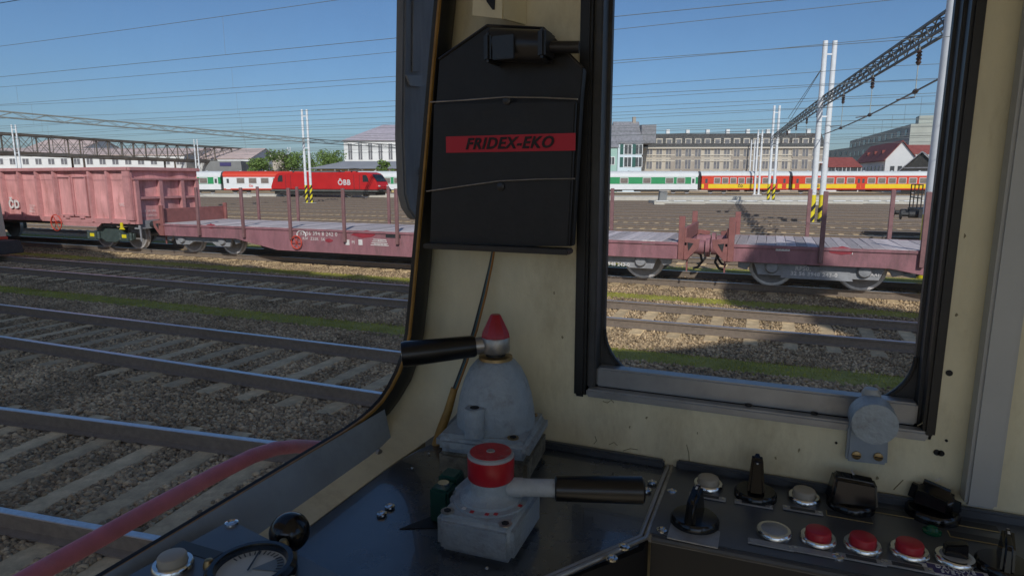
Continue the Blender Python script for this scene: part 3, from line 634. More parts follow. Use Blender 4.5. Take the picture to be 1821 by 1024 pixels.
# ================================================================== RED LOCOMOTIVE
YLc = 75.0; lx0 = on_y(481, 340, YLc).x; lx1 = on_y(672, 340, YLc).x; LL = lx1 - lx0
lo = thing('locomotive', 'bright red electric locomotive with white letters on its side', 'locomotive', (lx0, YLc, 0))
zt = on_y(600, 306.5, YLc).z; zb = on_y(600, 338, YLc).z; LW = 2.95
body = [(.2, zb), (LL - .1, zb), (LL + .05, zb + .35), (LL - .35, zb + 1.25), (LL - 1.15, zt - .25), (LL - 2.0, zt), (2.0, zt), (1.15, zt - .25), (.45, zb + 1.25), (.05, zb + .35)]
MB().prism(body, 0, LW, 'y').build('body', 'loco_red', lo, bevel=.12, seg=2)
MB().box(.1, LL - .1, -.012, LW + .01, zb - .25, zb + .02).build('skirt', 'loco_grey', lo, bevel=.03)
MB().box(.6, LL - .6, .25, LW - .25, .35, zb - .24).build('underframe', 'under_dark', lo)
for c in (LL * .2, LL * .8):
    MB().prism([(c - 2.1, .95), (c - 2.2, .5), (c - .9, .35), (c + .9, .35), (c + 2.2, .5), (c + 2.1, .95)], .12, .3, 'y').build('bogie_frame', 'under_dark', lo)
    for s in (-1.4, 1.4):
        o = link('wheel', WHEEL, lo, (c + s, .62, .57)); o.scale = (1.15,) * 3
for a, b in (((LL - 2.45, zb + 1.15), (LL - 1.5, zb + 1.15)), ((1.5, zb + 1.15), (2.45, zb + 1.15))):
    sgn = 1 if a[0] > LL / 2 else -1
    po = [(a[0], a[1]), (b[0] , b[1]), (b[0] - .05, b[1] + .5), (b[0] - .35, b[1] + .95), (a[0], a[1] + .95)] if sgn > 0 else [(a[0], a[1]), (b[0], b[1]), (b[0], b[1] + .95), (a[0] + .35, a[1] + .95), (a[0] + .05, a[1] + .5)]
    MB().prism(po, -.02, .03, 'y').build('side_window', 'dark_glass', lo)
MB().add([(LL - .27, .25, zb + 1.22), (LL - .27, LW - .25, zb + 1.22), (LL - 1.05, LW - .35, zt - .3), (LL - 1.05, .35, zt - .3)], [(0, 1, 2, 3)]).build('windscreen', 'dark_glass', lo)
for x in (LL - 3.0, LL - 3.95, 3.0, 3.95): MB().box(x - .025, x + .025, -.014, .01, zb + .05, zt - .35).build('door_seam', 'label_black', lo)
for x in (LL - 3.5, 3.5): MB().box(x - .35, x + .35, -.01, .02, zb + 1.2, zt - .5).build('door', 'loco_red', lo)
for i in range(7): MB().box(5.2 + i * (LL - 11) / 6, 6.0 + i * (LL - 11) / 6, -.016, .01, zt - .5, zt - .2).build('roof_grille', 'loco_red', lo)
text('ÖBB', 1.05, 'white_print', lo, (on_y(612, 325, YLc).x - lx0, -.02, on_y(612, 325, YLc).z), FACE_Y, bold=.03)
for y in (.5, LW - .5): MB().lathe([(.14, -.1), (.14, .35), (.24, .36), (.24, .42)], (LL, y, 1.05), 14, 'x').build('buffer', 'black_iron', lo)
for y in (.45, LW - .45): MB().box(LL - .1, LL + .03, y - .16, y + .16, zb + .5, zb + .68).build('head_lamp', 'white_paint', lo)
for x in (LL * .25, LL * .78):
    pg = MB().tube([(x - 1.1, LW / 2, zt + .25), (x + 1.0, LW / 2, zt + .42), (x - .6, LW / 2, zt + .55)], .06, 6).build('pantograph', 'gantry', lo)
    for y in (.5, LW - .5): MB().bar((x - 1.2, y, zt + .2), (x + 1.2, y, zt + .2), .08, .08).build('pantograph_base', 'gantry', pg)
    MB().bar((x - .6, .4, zt + .56), (x - .6, LW - .4, zt + .56), .12, .06).build('contact_strip', 'gantry', pg)
for i in range(6): MB().lathe([(.1, 0), (.16, .1), (.1, .18), (.16, .26), (.1, .36)], (3.5 + i * 2.1, LW * .4, zt - .02), 8).build('insulator', 'insulator', lo)
MB().box(LL * .38, LL * .62, .5, LW - .5, zt, zt + .22).build('roof_box', 'gantry', lo)

# ================================================================== COACHES (one row, square to the picture)
DC = 118.0
def coach(label, px0, px1, scheme, nwin, doors, group, L=None, skip=()):
    s0 = (px0 - 910.5) / 1133 * DC; L = L or (px1 - px0) / 1133 * DC
    p = FH * DC + CAMR * s0
    t = thing('passenger_coach', label, 'coach', (p.x, p.y, 0), YAW, group)
    W2 = 2.85; z0, z1, z2, z3, z4 = .72, 1.75, 3.0, 3.25, 4.1
    low, band, stripe, roof = scheme
    if len(scheme) == 4 and stripe == 'coach_red' and band == 'coach_red':
        MB().box(.1, L - .1, 0, W2, z0 + .22, z1).build('lower_side', low, t, bevel=.03); MB().box(.1, L - .1, -.006, W2 + .006, z0, z0 + .22).build('sill_band', 'coach_red', t)
    else:
        MB().box(.1, L - .1, 0, W2, z0, z1).build('lower_side', low, t, bevel=.03)
        if low == 'coach_white' and band == 'coach_white': MB().box(.1, L - .1, -.006, W2 + .006, z0 - .02, z0 + .2).build('sill_band', 'coach_red', t)
    MB().box(.1, L - .1, .004, W2 - .004, z1, z2).build('window_band', band, t)
    MB().box(.1, L - .1, -.004, W2 + .004, z2, z3).build('cantrail', stripe, t)
    prof = [(-.004, z3), (.06, z3 + .3), (.35, z4 - .22), (.85, z4 - .05), (W2 / 2, z4), (W2 - .85, z4 - .05), (W2 - .35, z4 - .22), (W2 - .06, z3 + .3), (W2 + .004, z3)]
    MB().prism(prof, 0, L, 'x').build('roof', roof, t)
    ds = set(doors); pitch = (L - 4.4) / nwin; wid = min(1.45, pitch * .72)
    fm = MB().box(-wid/2 - .05, wid/2 + .05, -.03, .02, 1.82, 2.92).mesh('window_frame', 'white_print'); gm = MB().box(-wid/2 + .03, wid/2 - .03, -.045, 0, 1.9, 2.84).mesh('window_pane', 'coach_glass')
    for i in range(nwin):
        if i in ds or i in skip: continue
        f = link('window', fm, t, (2.2 + pitch * (i + .5), 0, 0)); link('pane', gm, f)
    dm_ = MB().box(-.4, .4, -.02, .02, .8, 2.95).mesh('door', low if low != 'coach_yellow' else 'coach_red'); dg = MB().box(-.22, .22, -.03, 0, 1.9, 2.7).mesh('door_pane', 'window_dark')
    for x in [.95, L - .95] + [2.2 + pitch * (i + .5) + q for i in ds for q in (-.42, .42)]:
        d = link('door', dm_, t, (x, 0, 0)); link('door_pane', dg, d)
    for c in (3.2, L - 3.2):
        MB().box(c - 1.7, c + 1.7, .3, .45, .35, .72).build('bogie_frame', 'under_dark', t)
        for q in (-1.25, 1.25):
            o = link('wheel', WHEEL, t, (c + q, .55, .46)); o.scale = (.92,) * 3
    for a, b in ((.35, .45), (.55, .72)): MB().box(L * a, L * b, .3, W2 - .3, .35, .74).build('equipment_box', 'under_dark', t)
    MB().box(.2, L - .2, .4, W2 - .4, .6, .76).build('underframe', 'under_dark', t)
    for x in (-.35, L): MB().box(x, x + .35, .5, W2 - .5, .9, 3.4).build('gangway', 'under_dark', t)
    for k in range(5): MB().lathe([(.18, 0), (.22, .06), (.1, .14)], (L * (.12 + .19 * k), W2 * .4, z4 - .02), 10).build('roof_vent', 'coach_roof', t)
    return t
GR = 'green and white passenger coaches'; YE = 'red and yellow passenger coaches'
GSC = ('coach_white', 'coach_green', 'coach_white', 'coach_roof')
coach('green and white coach at the left end, behind the gondola corner', 152, 393, GSC, 10, (), GR)
rw = coach('white coach with red roof and red sill in front of leafy trees', 396, 632, ('coach_white', 'coach_white', 'coach_red', 'coach_red'), 9, (), None)
text('ČD', .5, 'coach_red', rw, (5.2, -.02, 1.35), FACE_Y, bold=.02)
g1 = coach('green and white coach showing just right of the red locomotive', 636, 880, GSC, 10, (), GR)
g2 = coach('green and white coach with sparse windows left of the yellow coaches', 998, 1242, GSC, 10, (), GR, skip=(0, 2, 3, 5, 7))
YSC = ('coach_yellow', 'coach_red', 'coach_red', 'coach_roof')
c1 = coach('shorter red and yellow coach next to the green coach', 1247, 1404, YSC, 8, (7,), YE)
c2 = coach('longer red and yellow coach on the right behind the masts', 1409, 1672, YSC, 12, (5,), YE)
for c_, x_ in ((c1, 7.3), (c2, 4.6)): text('ČD', .6, 'under_dark', c_, (x_, -.03, 1.35), FACE_Y, bold=.02)

# platform in front of the yellow coaches
pt = link('platform', None, None, tuple(FH * 68 + CAMR * ((1165 - 910.5) / 1133 * 68)), (0, 0, YAW)); tag(pt, 'low concrete platform with dashed white edge line', 'platform', kind='structure')
MB().box(0, 90, 0, 3.0, -.2, .28).build('platform_slab', 'concrete', pt, bevel=.02)
for k in range(46): MB().box(k * 1.9 + .2, k * 1.9 + 1.5, -.06, .32, .2, .3).build('edge_block', 'white_paint', pt, smooth=0)
pt2 = link('platform', None, None, tuple(FH * 84 + CAMR * ((1040 - 910.5) / 1133 * 84)), (0, 0, YAW)); tag(pt2, 'long pale island platform in front of the far coaches', 'platform', kind='structure')
MB().box(0, 110, 0, 6, -.2, .3).build('platform_slab', 'concrete', pt2, bevel=.02)
pt3 = link('platform', None, None, tuple(FH * 98 + CAMR * ((150 - 910.5) / 1133 * 98)), (0, 0, YAW)); tag(pt3, 'pale platform in front of the white coach on the left', 'platform', kind='structure')
MB().box(0, 66, 0, 5, -.2, .3).build('platform_slab', 'concrete', pt3, bevel=.02)
pb = at_depth(1178, 352, 70); kb = thing('equipment_cabinet', 'small grey cabinet standing on the platform end before the green coach', 'cabinet', (pb.x, pb.y, .28), YAW)
MB().prism([(-.45, -.28), (.35, -.28), (.5, .9), (-.35, 1.05)], -.35, .35, 'y').build('housing', 'wall_grey', kb, bevel=.05); MB().box(-.4, .45, -.4, .4, .95, 1.05).build('lid', 'roof_grey', kb, bevel=.02)
# ================================================================== MASTS, GANTRIES, WIRES
def mast_pair(label, base, gap, H, r=.15, stripes=True, single=False, group='white twin masts in the yard', rz=YAW, frac=.2, r2=None):
    t = thing('catenary_mast', label, 'mast', (base[0], base[1], GZ), rz, group)
    for s in ((0,) if single else (-1, 1)):
        x = s * gap / 2; hs = H * frac if stripes else 0
        po = MB().lathe([(r, hs), (r * .98, H * .3), ((r2 or r) * .9, H * .6), ((r2 or r) * .8, H)], (x, 0, 0), 14).build('pole', 'mast_white', t)
        if stripes:
            MB().lathe([(r * .99, 0), (r * .99, hs)], (x, 0, 0), 14).build('pole_foot', 'yellow_paint', t)
            k = 0; z = .1
            while z + .5 < hs:           # slanted black bands wound round the foot
                n = 14; vs = []
                for i in range(n + 1):
                    a = 2 * math.pi * i / n; dz = .22 * math.cos(a)
                    vs += [(x + (r + .006) * math.cos(a), (r + .006) * math.sin(a), z + dz + .15), (x + (r + .006) * math.cos(a), (r + .006) * math.sin(a), z + dz + .45)]
                MB().add(vs, [(2*i, 2*i + 2, 2*i + 3, 2*i + 1) for i in range(n)]).build('black_band', 'mast_black', t); z += .68
    if not single:
        for z in (H * .93, H * .6, H * .35): MB().box(-gap / 2, gap / 2, -.04, .04, z - .04, z + .04).build('tie_bar', 'mast_white', t)
        MB().box(-gap / 2 - .45, gap / 2 + .45, -.4, .4, -.1, .1).build('footing', 'white_paint', t, bevel=.02)
    return t
def mast_at(label, px, py, ptop, gap, **k):
    b = on_z(px, py, GZ); d = (b - E0).dot(FH); H = EYE - GZ + (320 - ptop) / 1133 * d * 1.0
    # picture rows to heights along the vertical through the base
    lo_, hi_ = 0.0, 60.0
    for _ in range(40):
        m_ = (lo_ + hi_) / 2; q = Vector((b.x, b.y, GZ + m_)) - E0; yy = 512 - FPX * q.dot(CAMU) / q.dot(CAMF)
        if yy > ptop: lo_ = m_
        else: hi_ = m_
    return mast_pair(label, (b.x, b.y), gap, lo_, **k), b, lo_
M545, B545, _ = mast_at('white twin mast with striped foot in front of the red locomotive', 550, 362, 195, .55)
M1475, B1475, H1475 = mast_at('tallest white twin mast with striped foot, right of the cream terrace', 1450, 400, 73, .55, r=.17, frac=.17)
M1382, B1382, _ = mast_at('middle white twin mast in front of the shorter yellow coach', 1370, 361, 188, .6, r=.16)
mast_at('small white twin mast behind the shorter yellow coach, nearer the tall masts', 1345, 346.5, 231, .75, r=.18, stripes=False)
mast_at('smallest white twin mast against the cream terrace', 1334, 341, 249, .8, r=.18, stripes=False)
mast_at('white lattice twin mast behind the gondola at the far left', 40, 347, 222, .7, r=.15, stripes=False)
mast_at('white twin mast rising above the gondola end', 355, 339, 248, .8, r=.17, stripes=False)
mast_at('white twin mast between the trees behind the red locomotive', 518, 335, 262, .8, r=.17, stripes=False)
YM = 20.3; bb = on_y(1652, 415, YM); BIG = Vector((bb.x, bb.y, 0))
mast_pair('tall white tubular mast close behind the window edge on the right', (BIG.x, BIG.y), 0, 11, r=.2, single=True, group=None, rz=0, frac=.16, r2=.21)
def gantry(label, a, b, n, m, hang=()):
    a = Vector(a); b = Vector(b); t = thing('catenary_gantry', label, 'gantry', tuple(a)); L_ = (b - a); d = L_.normalized(); sd = Vector((d.y, -d.x, 0)) * .16; up = Vector((0, 0, .2))
    for i, o in enumerate((sd + up, sd - up, -sd + up, -sd - up)): MB().bar(a + o, b + o, .07, .07).build('chord', m, t, world=True)
    for i in range(n):
        p = a + L_ * (i / n); q = a + L_ * ((i + 1) / n); s = 1 if i % 2 else -1
        for side in (sd, -sd): MB().bar(p + side + up * s, q + side - up * s, .03, .03).build('lacing', m, t, world=True)
        MB().bar(p + up + sd * s, q + up - sd * s, .03, .03).build('lacing', m, t, world=True)
    for f, drop in hang:
        p = a + L_ * f - up
        h = MB().tube([p, p - Vector((0, 0, drop))], .014, 6).build('hanger', 'galv', t, world=True)
        MB().lathe([(.03, 0), (.085, -.06), (.05, -.1), (.085, -.16), (.05, -.2), (.085, -.26), (.05, -.3), (.085, -.36), (.03, -.44)], tuple(p - Vector((0, 0, .12))), 10).build('insulator', 'insulator', h, world=True)
        MB().tube([p - Vector((0, 0, drop)), p - Vector((.5, .1, drop + .06))], .02, 6).build('clamp', 'insulator', h, world=True)
    return t
def zrow(px, py, x, y):       # height of the picture row py over the ground point
    d = (Vector((x, y, 0)) - Vector((0, 0, 0))).dot(FH); return at_depth(px, py, d).z
za = zrow(1695, 33, BIG.x, BIG.y); zb_ = zrow(1475, 178, B1475.x, B1475.y); zc = zrow(1376, 243, B1382.x, B1382.y)
gA = gantry('lattice gantry beam from the tall mast to the striped twin mast', (BIG.x, BIG.y, za), (B1475.x, B1475.y, zb_), 34, 'gantry', hang=((.13, 1.5), (.42, 1.6), (.72, 1.6)))
gB = gantry('lattice gantry beam between the striped twin masts on the right', (B1475.x, B1475.y, zb_ - .001), (B1382.x, B1382.y, zc), 44, 'gantry', hang=((.08, 1.6), (.22, 1.4), (.4, 1.4), (.6, 1.2)))
zl = zrow(545, 250, B545.x, B545.y)
gC = gantry('dark gantry beam running away right of the left striped mast', (B545.x, B545.y, zl), (B545.x + 1, B545.y + 62, zl + .6), 30, 'gantry')
pn = at_depth(-60, 184, 40); xg = B545.x + .5
gD = gantry('pale galvanised gantry beam over the gondola left of the striped mast', (xg, 14, zl), (B545.x, B545.y, zl - .001), 40, 'galv')
# steady cable under the right gantry
zs1 = zrow(1680, 133, BIG.x, BIG.y); zs2 = zrow(1470, 240, B1475.x, B1475.y)
cb = MB()
pa, pb_ = Vector((BIG.x, BIG.y, zs1)), Vector((B1475.x, B1475.y, zs2))
cb.tube([pa.lerp(pb_, k / 12) - Vector((0, 0, .12 * math.sin(math.pi * k / 12))) for k in range(13)], .028, 6); o = cb.build('steady_cable', 'wire'); tag(o, 'dark sagging cable below the right gantry beam', 'cable')
for f in (.0, .13, .42, .72):
    p = pa.lerp(pb_, f) - Vector((0, 0, .12 * math.sin(math.pi * f)))
    MB().lathe([(.03, -.2), (.07, -.12), (.04, -.08), (.08, 0), (.04, .08), (.07, .12), (.03, .2)], tuple(p), 8, 'y').build('insulator', 'insulator', o)
for px1_, py1_, f in ((1438, 205, 0),): pass
for k, (dx_, h2) in enumerate(((-1.1, 0), (-.7, 0))):
    w_ = MB().tube([(B1475.x - .2, B1475.y, GZ + H1475 * .88), (B1382.x * .55 + B1475.x * .45 + dx_ * .3, B1475.y + (B1382.y - B1475.y) * (.3 + .12 * k), zc - .3)], .02, 6).build('stay_wire', 'wire'); tag(w_, ['upper', 'lower'][k] + ' thin stay wire slanting left from the tallest twin mast', 'wire')
# overhead wires
def catenary(label, Y, zc_, zm, x0, x1, r, spans, drops=True):
    t = thing('overhead_wire', label, 'wire', (x0, Y, zc_), group='overhead wires along the tracks')
    MB().tube([(x0, Y, zc_), (x1, Y, zc_)], r, 5).build('contact_wire', 'wire', t, world=True)
    pts = []
    sup = spans
    n = 60
    for i in range(n + 1):
        x = x0 + (x1 - x0) * i / n; u = ((x - sup) % 50) / 50; pts.append((x, Y, zm - (zm - zc_) * .45 * 4 * u * (1 - u) * .6))
    MB().tube(pts, r, 5).build('messenger_wire', 'wire', t, world=True)
    if drops:
        for i in range(3, n - 3, 7):
            x, _, z = pts[i]; MB().tube([(x, Y, zc_), (x, Y, z)], r * .55, 4).build('dropper', 'wire', t, world=True)
WN = {6.88: 'second shaded track', 12.04: 'half sunlit track', 17.05: 'wagon track', 22: 'first yard track', 26.8: 'second yard track', 31.6: 'third yard track', 36.4: 'fourth yard track', 41.2: 'fifth yard track', 46: 'sixth yard track', 50.8: 'seventh yard track', 55.6: 'eighth yard track', 65.2: 'tenth yard track'}
for i, Y in enumerate(WN):
    catenary('pair of thin overhead wires above the ' + WN[Y], Y, 5.3 + .003 * Y + .12 * (i % 3), 6.5 + .1 * (i % 2), -3.2 * Y - 14, 1.1 * Y + 12, .0042 + .0002 * Y, BIG.x, True)

# ================================================================== FOOTBRIDGE
def wy(px, py, D): return at_depth(px, py, D)
Da, Db = 118.0, 189.0
def bp(px, py):
    k = px / 440.0; inv = (1 / Da) * (1 - k) + (1 / Db) * k; return at_depth(px, py, 1 / inv)
fa, fb_ = bp(-40, 270), bp(440, 290); ta, tb = bp(-40, 234), bp(440, 265)
zlo = (fa.z + fb_.z) / 2; zhi = (ta.z + tb.z) / 2
A = Vector((fa.x, fa.y, 0)); Bv = Vector((fb_.x, fb_.y, 0)); dv = (Bv - A).normalized(); sv = Vector((-dv.y, dv.x, 0)) * 3.0
fbz = lambda t, z0, z1: z0 + (z1 - z0) * t
br = thing('footbridge', 'brown rusty truss footbridge crossing the yard on the left', 'bridge', (A.x, A.y, 0))
for o in (Vector((0, 0, 0)), sv):
    for z0, z1, hh, nm in ((fa.z, fb_.z, .75, 'bottom_chord'), (ta.z, tb.z, .4, 'top_chord')):
        MB().bar(A + o + Vector((0, 0, z0)), Bv + o + Vector((0, 0, z1)), .4, hh).build(nm, 'bridge_brown', br, world=True)
    N = 22
    for i in range(N + 1):
        t_ = i / N; p = A + (Bv - A) * t_ + o; z0 = fbz(t_, fa.z, fb_.z); z1 = fbz(t_, ta.z, tb.z)
        MB().bar(p + Vector((0, 0, z0)), p + Vector((0, 0, z1)), .22 if i % 2 == 0 else .1, .22 if i % 2 == 0 else .1).build('post', 'bridge_brown', br, world=True)
        if i < N:
            t2 = (i + 1) / N; q = A + (Bv - A) * t2 + o; y0 = fbz(t2, fa.z, fb_.z); y1 = fbz(t2, ta.z, tb.z)
            MB().bar(p + Vector((0, 0, z0)), q + Vector((0, 0, y1)), .07, .07).build('diagonal', 'bridge_brown', br, world=True)
            MB().bar(p + Vector((0, 0, z1)), q + Vector((0, 0, y0)), .07, .07).build('diagonal', 'bridge_brown', br, world=True)
MB().add([A + Vector((0, 0, fa.z)), Bv + Vector((0, 0, fb_.z)), Bv + sv + Vector((0, 0, fb_.z)), A + sv + Vector((0, 0, fa.z))], [(0, 1, 2, 3)]).build('walkway', 'bridge_brown', br, world=True)
for t_ in (.28, .62, .985):
    p = A + (Bv - A) * t_
    for o in (Vector((0, 0, 0)), sv):
        MB().bar(p + o + Vector((0, 0, GZ)), p + o + Vector((0, 0, fbz(t_, fa.z, fb_.z) - .3)), .3, .3).build('pier_leg', 'bridge_brown', br, world=True)
e_ = Bv + Vector((0, 0, fb_.z)); ft = Bv + CAMR * 7 + Vector((0, 0, fb_.z - 4.6))
for o in (Vector((0, 0, 0)), sv):
    MB().bar(e_ + o, ft + o, .12, .35).build('stair_stringer', 'bridge_brown', br, world=True); MB().bar(e_ + o + Vector((0, 0, 1.2)), ft + o + Vector((0, 0, 1.2)), .1, .1).build('stair_rail', 'bridge_brown', br, world=True)
for k in range(14):
    p = e_.lerp(ft, (k + .5) / 14); MB().bar(p, p + sv, .3, .06).build('stair_tread', 'bridge_brown', br, world=True)

# ================================================================== BUILDINGS
def bld(name, label, D, px0, px1, ytop, depth, rz=YAW, ybase=None):
    """an Empty at the left front corner, square to the picture unless rz says otherwise; returns thing, width, wall height"""
    a = at_depth(px0, ytop, D); b = at_depth(px1, ytop, D); t = thing(name, label, 'building', (a.x, a.y, GZ), rz)
    return t, (b - a).length, a.z - GZ
def zz(py, D): return EYE + (320 - py) / 1133 * D - GZ
def win_rows(t, xs, zs, wd, ht, m='window_dark', frame='white_paint', y=0.0, sill=True):
    fm = MB().box(-wd/2 - .12, wd/2 + .12, -.07, .04, -ht/2 - .12, ht/2 + .12).mesh('window_frame', frame, smooth=0); gm = MB().box(-wd/2, wd/2, -.09, .02, -ht/2, ht/2).mesh('window_pane', m, smooth=0); bm_ = MB().box(-.05, .05, -.11, -.085, -ht/2, ht/2).mesh('glazing_bar', frame, smooth=0)
    for x in xs:
        for z in zs:
            f = link('window', fm, t, (x, y, z)); link('pane', gm, f); link('glazing_bar', bm_, f)
# cream terrace
D = 150.0; te, TWd, _ = bld('terraced_building', 'long cream terrace with dark mansard roof and dormers behind the coaches', D, 1140, 1458, 262, 12, YAW - R(3))
ze = zz(263.5, D); zr = zz(239.5, D)
MB().box(0, TWd, 0, 12, 0, ze).build('wall', 'wall_cream', te)
MB().add([(-.3, -.4, ze), (TWd + .3, -.4, ze), (TWd + .3, 12.4, ze), (-.3, 12.4, ze), (.2, 1.6, zr), (TWd - .2, 1.6, zr), (TWd - .2, 10.4, zr), (.2, 10.4, zr)], [(0,1,5,4),(1,2,6,5),(2,3,7,6),(3,0,4,7),(4,5,6,7),(0,3,2,1)]).build('mansard_roof', 'roof_dark', te)
MB().box(-.3, TWd + .3, -.5, .1, ze - .35, ze - .02).build('cornice', 'stone_trim', te)
for z in (zz(287, D), zz(277, D)): MB().box(0, TWd, -.18, .02, z - .12, z + .12).build('string_course', 'stone_trim', te)
wx = [2.0 + k * (TWd - 4) / 17 for k in range(18)]
for i, x in enumerate(wx):
    d = MB().box(x - .75, x + .75, .15, 2.2, ze + .6, ze + 2.0).build('dormer', 'stone_trim', te); MB().box(x - .5, x + .5, .1, .2, ze + .75, ze + 1.75).build('dormer_pane', 'window_pale', d)
for k, x0_ in enumerate(range(6)):
    if k % 2: MB().box(k * TWd / 6, (k + 1) * TWd / 6, -.14, .01, 0, ze - .4).build('bay_front', 'wall_brown', te)
win_rows(te, [x for i, x in enumerate(wx) if int(x / (TWd / 6)) % 2], (zz(272, D), zz(293, D)), 1.3, 2.1, 'window_pale', 'wall_cream', y=-.15)
win_rows(te, [x for i, x in enumerate(wx) if not int(x / (TWd / 6)) % 2], (zz(272, D), zz(293, D)), 1.3, 2.1, 'window_pale', 'stone_trim')
for k in range(9): MB().box(1.5 + k * TWd / 9, 2.3 + k * TWd / 9, 2.4, 3.2, zr - .2, zr + 1.0).build('chimney', 'wall_white', te)
# two houses with slate roofs
def gable_house(name, label, D, p0, p1, yeave, yridge, depth, wall, roof, rz=YAW, over=.3):
    t, W_, _ = bld(name, label, D, p0, p1, yeave, depth, rz); e = zz(yeave, D); r = zz(yridge, D)
    MB().box(0, W_, 0, depth, 0, e).build('wall', wall, t)
    MB().prism([(0, e), (depth, e), (depth / 2, r - .12)], .02, W_ - .02, 'x').build('gable_wall', wall, t)
    for y0, y1 in ((-over, depth / 2), (depth + over, depth / 2)):
        zz0 = e - over * (r - e) / (depth / 2)
        MB().add([(-over, y0, zz0), (W_ + over, y0, zz0), (W_ + over, y1, r), (-over, y1, r), (-over, y0, zz0 + .2), (W_ + over, y0, zz0 + .2), (W_ + over, y1, r + .2), (-over, y1, r + .2)], [(0,1,2,3),(4,5,6,7),(0,1,5,4),(1,2,6,5),(3,0,4,7)]).build('roof_slope', roof, t)
    return t, W_, e, r
D = 140.0
hb, W_, e, r = gable_house('town_house', 'pale blue house with green shutters and grey slate roof', D, 1099, 1142, 255, 217, 12, 'wall_blue', 'roof_slate')
win_rows(hb, [W_ * .42, W_ * .98 - .6], (zz(267, D), zz(289, D)), 1.5, 2.0, 'window_dark', 'white_paint')
for x in (W_ * .42,):
    for z in (zz(267, D), zz(289, D)):
        for s in (-1.35, 1.35): MB().box(x + s - .35, x + s + .35, -.1, .01, z - 1.05, z + 1.05).build('shutter', 'shutter_green', hb)
MB().box(W_ * .78, W_ * .78 + .7, 5.5, 6.3, r - .6, r + 1.2).build('chimney', 'wall_brown', hb)
MB().box(W_ + .2, W_ + 3.4, 2, 10, e, r - .8).build('rear_wing', 'roof_slate', hb)
hm, W_, e, r = gable_house('town_house', 'mint green house with grey roof beside the window pillar', D - 1, 1050, 1098, 262, 223, 12, 'wall_mint', 'roof_slate')
win_rows(hm, [W_ * .8], (zz(287, D),), 1.1, 1.5, 'window_dark', 'white_paint'); MB().box(W_ * .8, W_ * .8 + .7, 5.5, 6.3, r - .5, r + 1.4).build('chimney', 'wall_brown', hm)
# panel block
C1 = at_depth(1620, 221, 160); C0 = at_depth(1512, 248, 228); C2 = at_depth(1690, 221, 158)
bk = thing('apartment_block', 'grey concrete panel apartment block on the far right', 'building', (C1.x, C1.y, GZ)); zt_ = C1.z
v01 = Vector((C0.x - C1.x, C0.y - C1.y, 0)); v02 = Vector((C2.x - C1.x, C2.y - C1.y, 0)); c3 = v01 + v02
zt0 = zt_ - GZ
vs = [(0, 0, 0), tuple(v02), tuple(c3), tuple(v01)]
MB().add(vs + [(p[0], p[1], zt0) for p in vs], [(0,1,5,4),(1,2,6,5),(2,3,7,6),(3,0,4,7),(4,5,6,7)]).build('wall', 'wall_block', bk, smooth=0)
MB().box(v02.x * .25, v02.x * .25 + 5, 3, 7, zt0, zt0 + 2.2).build('roof_hut', 'wall_block', bk)
nrm = Vector((v01.y, -v01.x, 0)).normalized(); nrm = nrm if nrm.dot(-FH) > 0 or nrm.x < 0 else -nrm
if (nrm).dot(Vector((-1, -1, 0))) < 0: nrm = -nrm
for i in range(11):
    for k in range(5):
        p = v01 * ((i + .5) / 11) + Vector((0, 0, zt0 - 1.8 - k * 3.0)); d = v01.normalized() * (1.6 if i % 3 == 1 else .9)
        MB().bar(p - d, p + d, .2, 1.4).build('window', 'window_dark', bk)
for k in range(1, 6): MB().bar(Vector((0, 0, zt0 - k * 3.0 + .2)) + nrm * .0, v01 + Vector((0, 0, zt0 - k * 3.0 + .2)), .18, .1).build('panel_joint', 'wall_grey', bk); MB().bar(Vector((0, 0, zt0 - k * 3.0 + .2)), v02 + Vector((0, 0, zt0 - k * 3.0 + .2)), .12, .06).build('panel_joint', 'wall_grey', bk)
lw_ = thing('apartment_block', 'lower grey wing at the far left end of the panel block', 'building', (C0.x, C0.y, GZ)); Cl = at_depth(1455, 274, 262)
vv = Vector((Cl.x - C0.x, Cl.y - C0.y, 0)); zl_ = at_depth(1500, 264, 233).z - GZ
vs = [(0, 0, 0), tuple(v02), tuple(vv + v02), tuple(vv)]
MB().add(vs + [(p[0], p[1], zl_) for p in vs], [(0,1,5,4),(1,2,6,5),(2,3,7,6),(3,0,4,7),(4,5,6,7)]).build('wall', 'wall_block', lw_, smooth=0)
for i in range(6):
    for k in range(3): p = vv * ((i + .5) / 6) + Vector((0, 0, zl_ - 1.8 - k * 3)); d = vv.normalized() * .9; MB().bar(p - d, p + d, .2, 1.4).build('window', 'window_dark', lw_)
# white gable house with red roof: gable faces the sun, long side runs away to the left
gA_ = at_depth(1575, 283, 142); gB_ = at_depth(1630, 277, 139); gE = at_depth(1524, 286, 168); ap = at_depth(1604, 252, 140.5)
gh = thing('gabled_house', 'white gable house with long red tiled roof behind the yellow coach', 'building', (gA_.x, gA_.y, GZ))
o0 = Vector((0, 0, 0)); w1_ = Vector((gB_.x - gA_.x, gB_.y - gA_.y, 0)); l1_ = Vector((gE.x - gA_.x, gE.y - gA_.y, 0)); he = gA_.z - GZ; hr = ap.z - GZ; up = Vector((0, 0, 1)); mid = w1_ * .5
MB().add([o0, w1_, w1_ + l1_, l1_, o0 + up * he, w1_ + up * he, w1_ + l1_ + up * he, l1_ + up * he, mid + up * (hr - .1), mid + l1_ + up * (hr - .1)], [(0,1,5,8,4),(1,2,6,5),(2,3,7,9,6),(3,0,4,7)]).build('wall', 'wall_white', gh, smooth=0)
ov = -l1_.normalized() * .4; dn = (w1_.normalized() * .5 + up * .5 * (hr - he) / (w1_.length / 2) * -1)
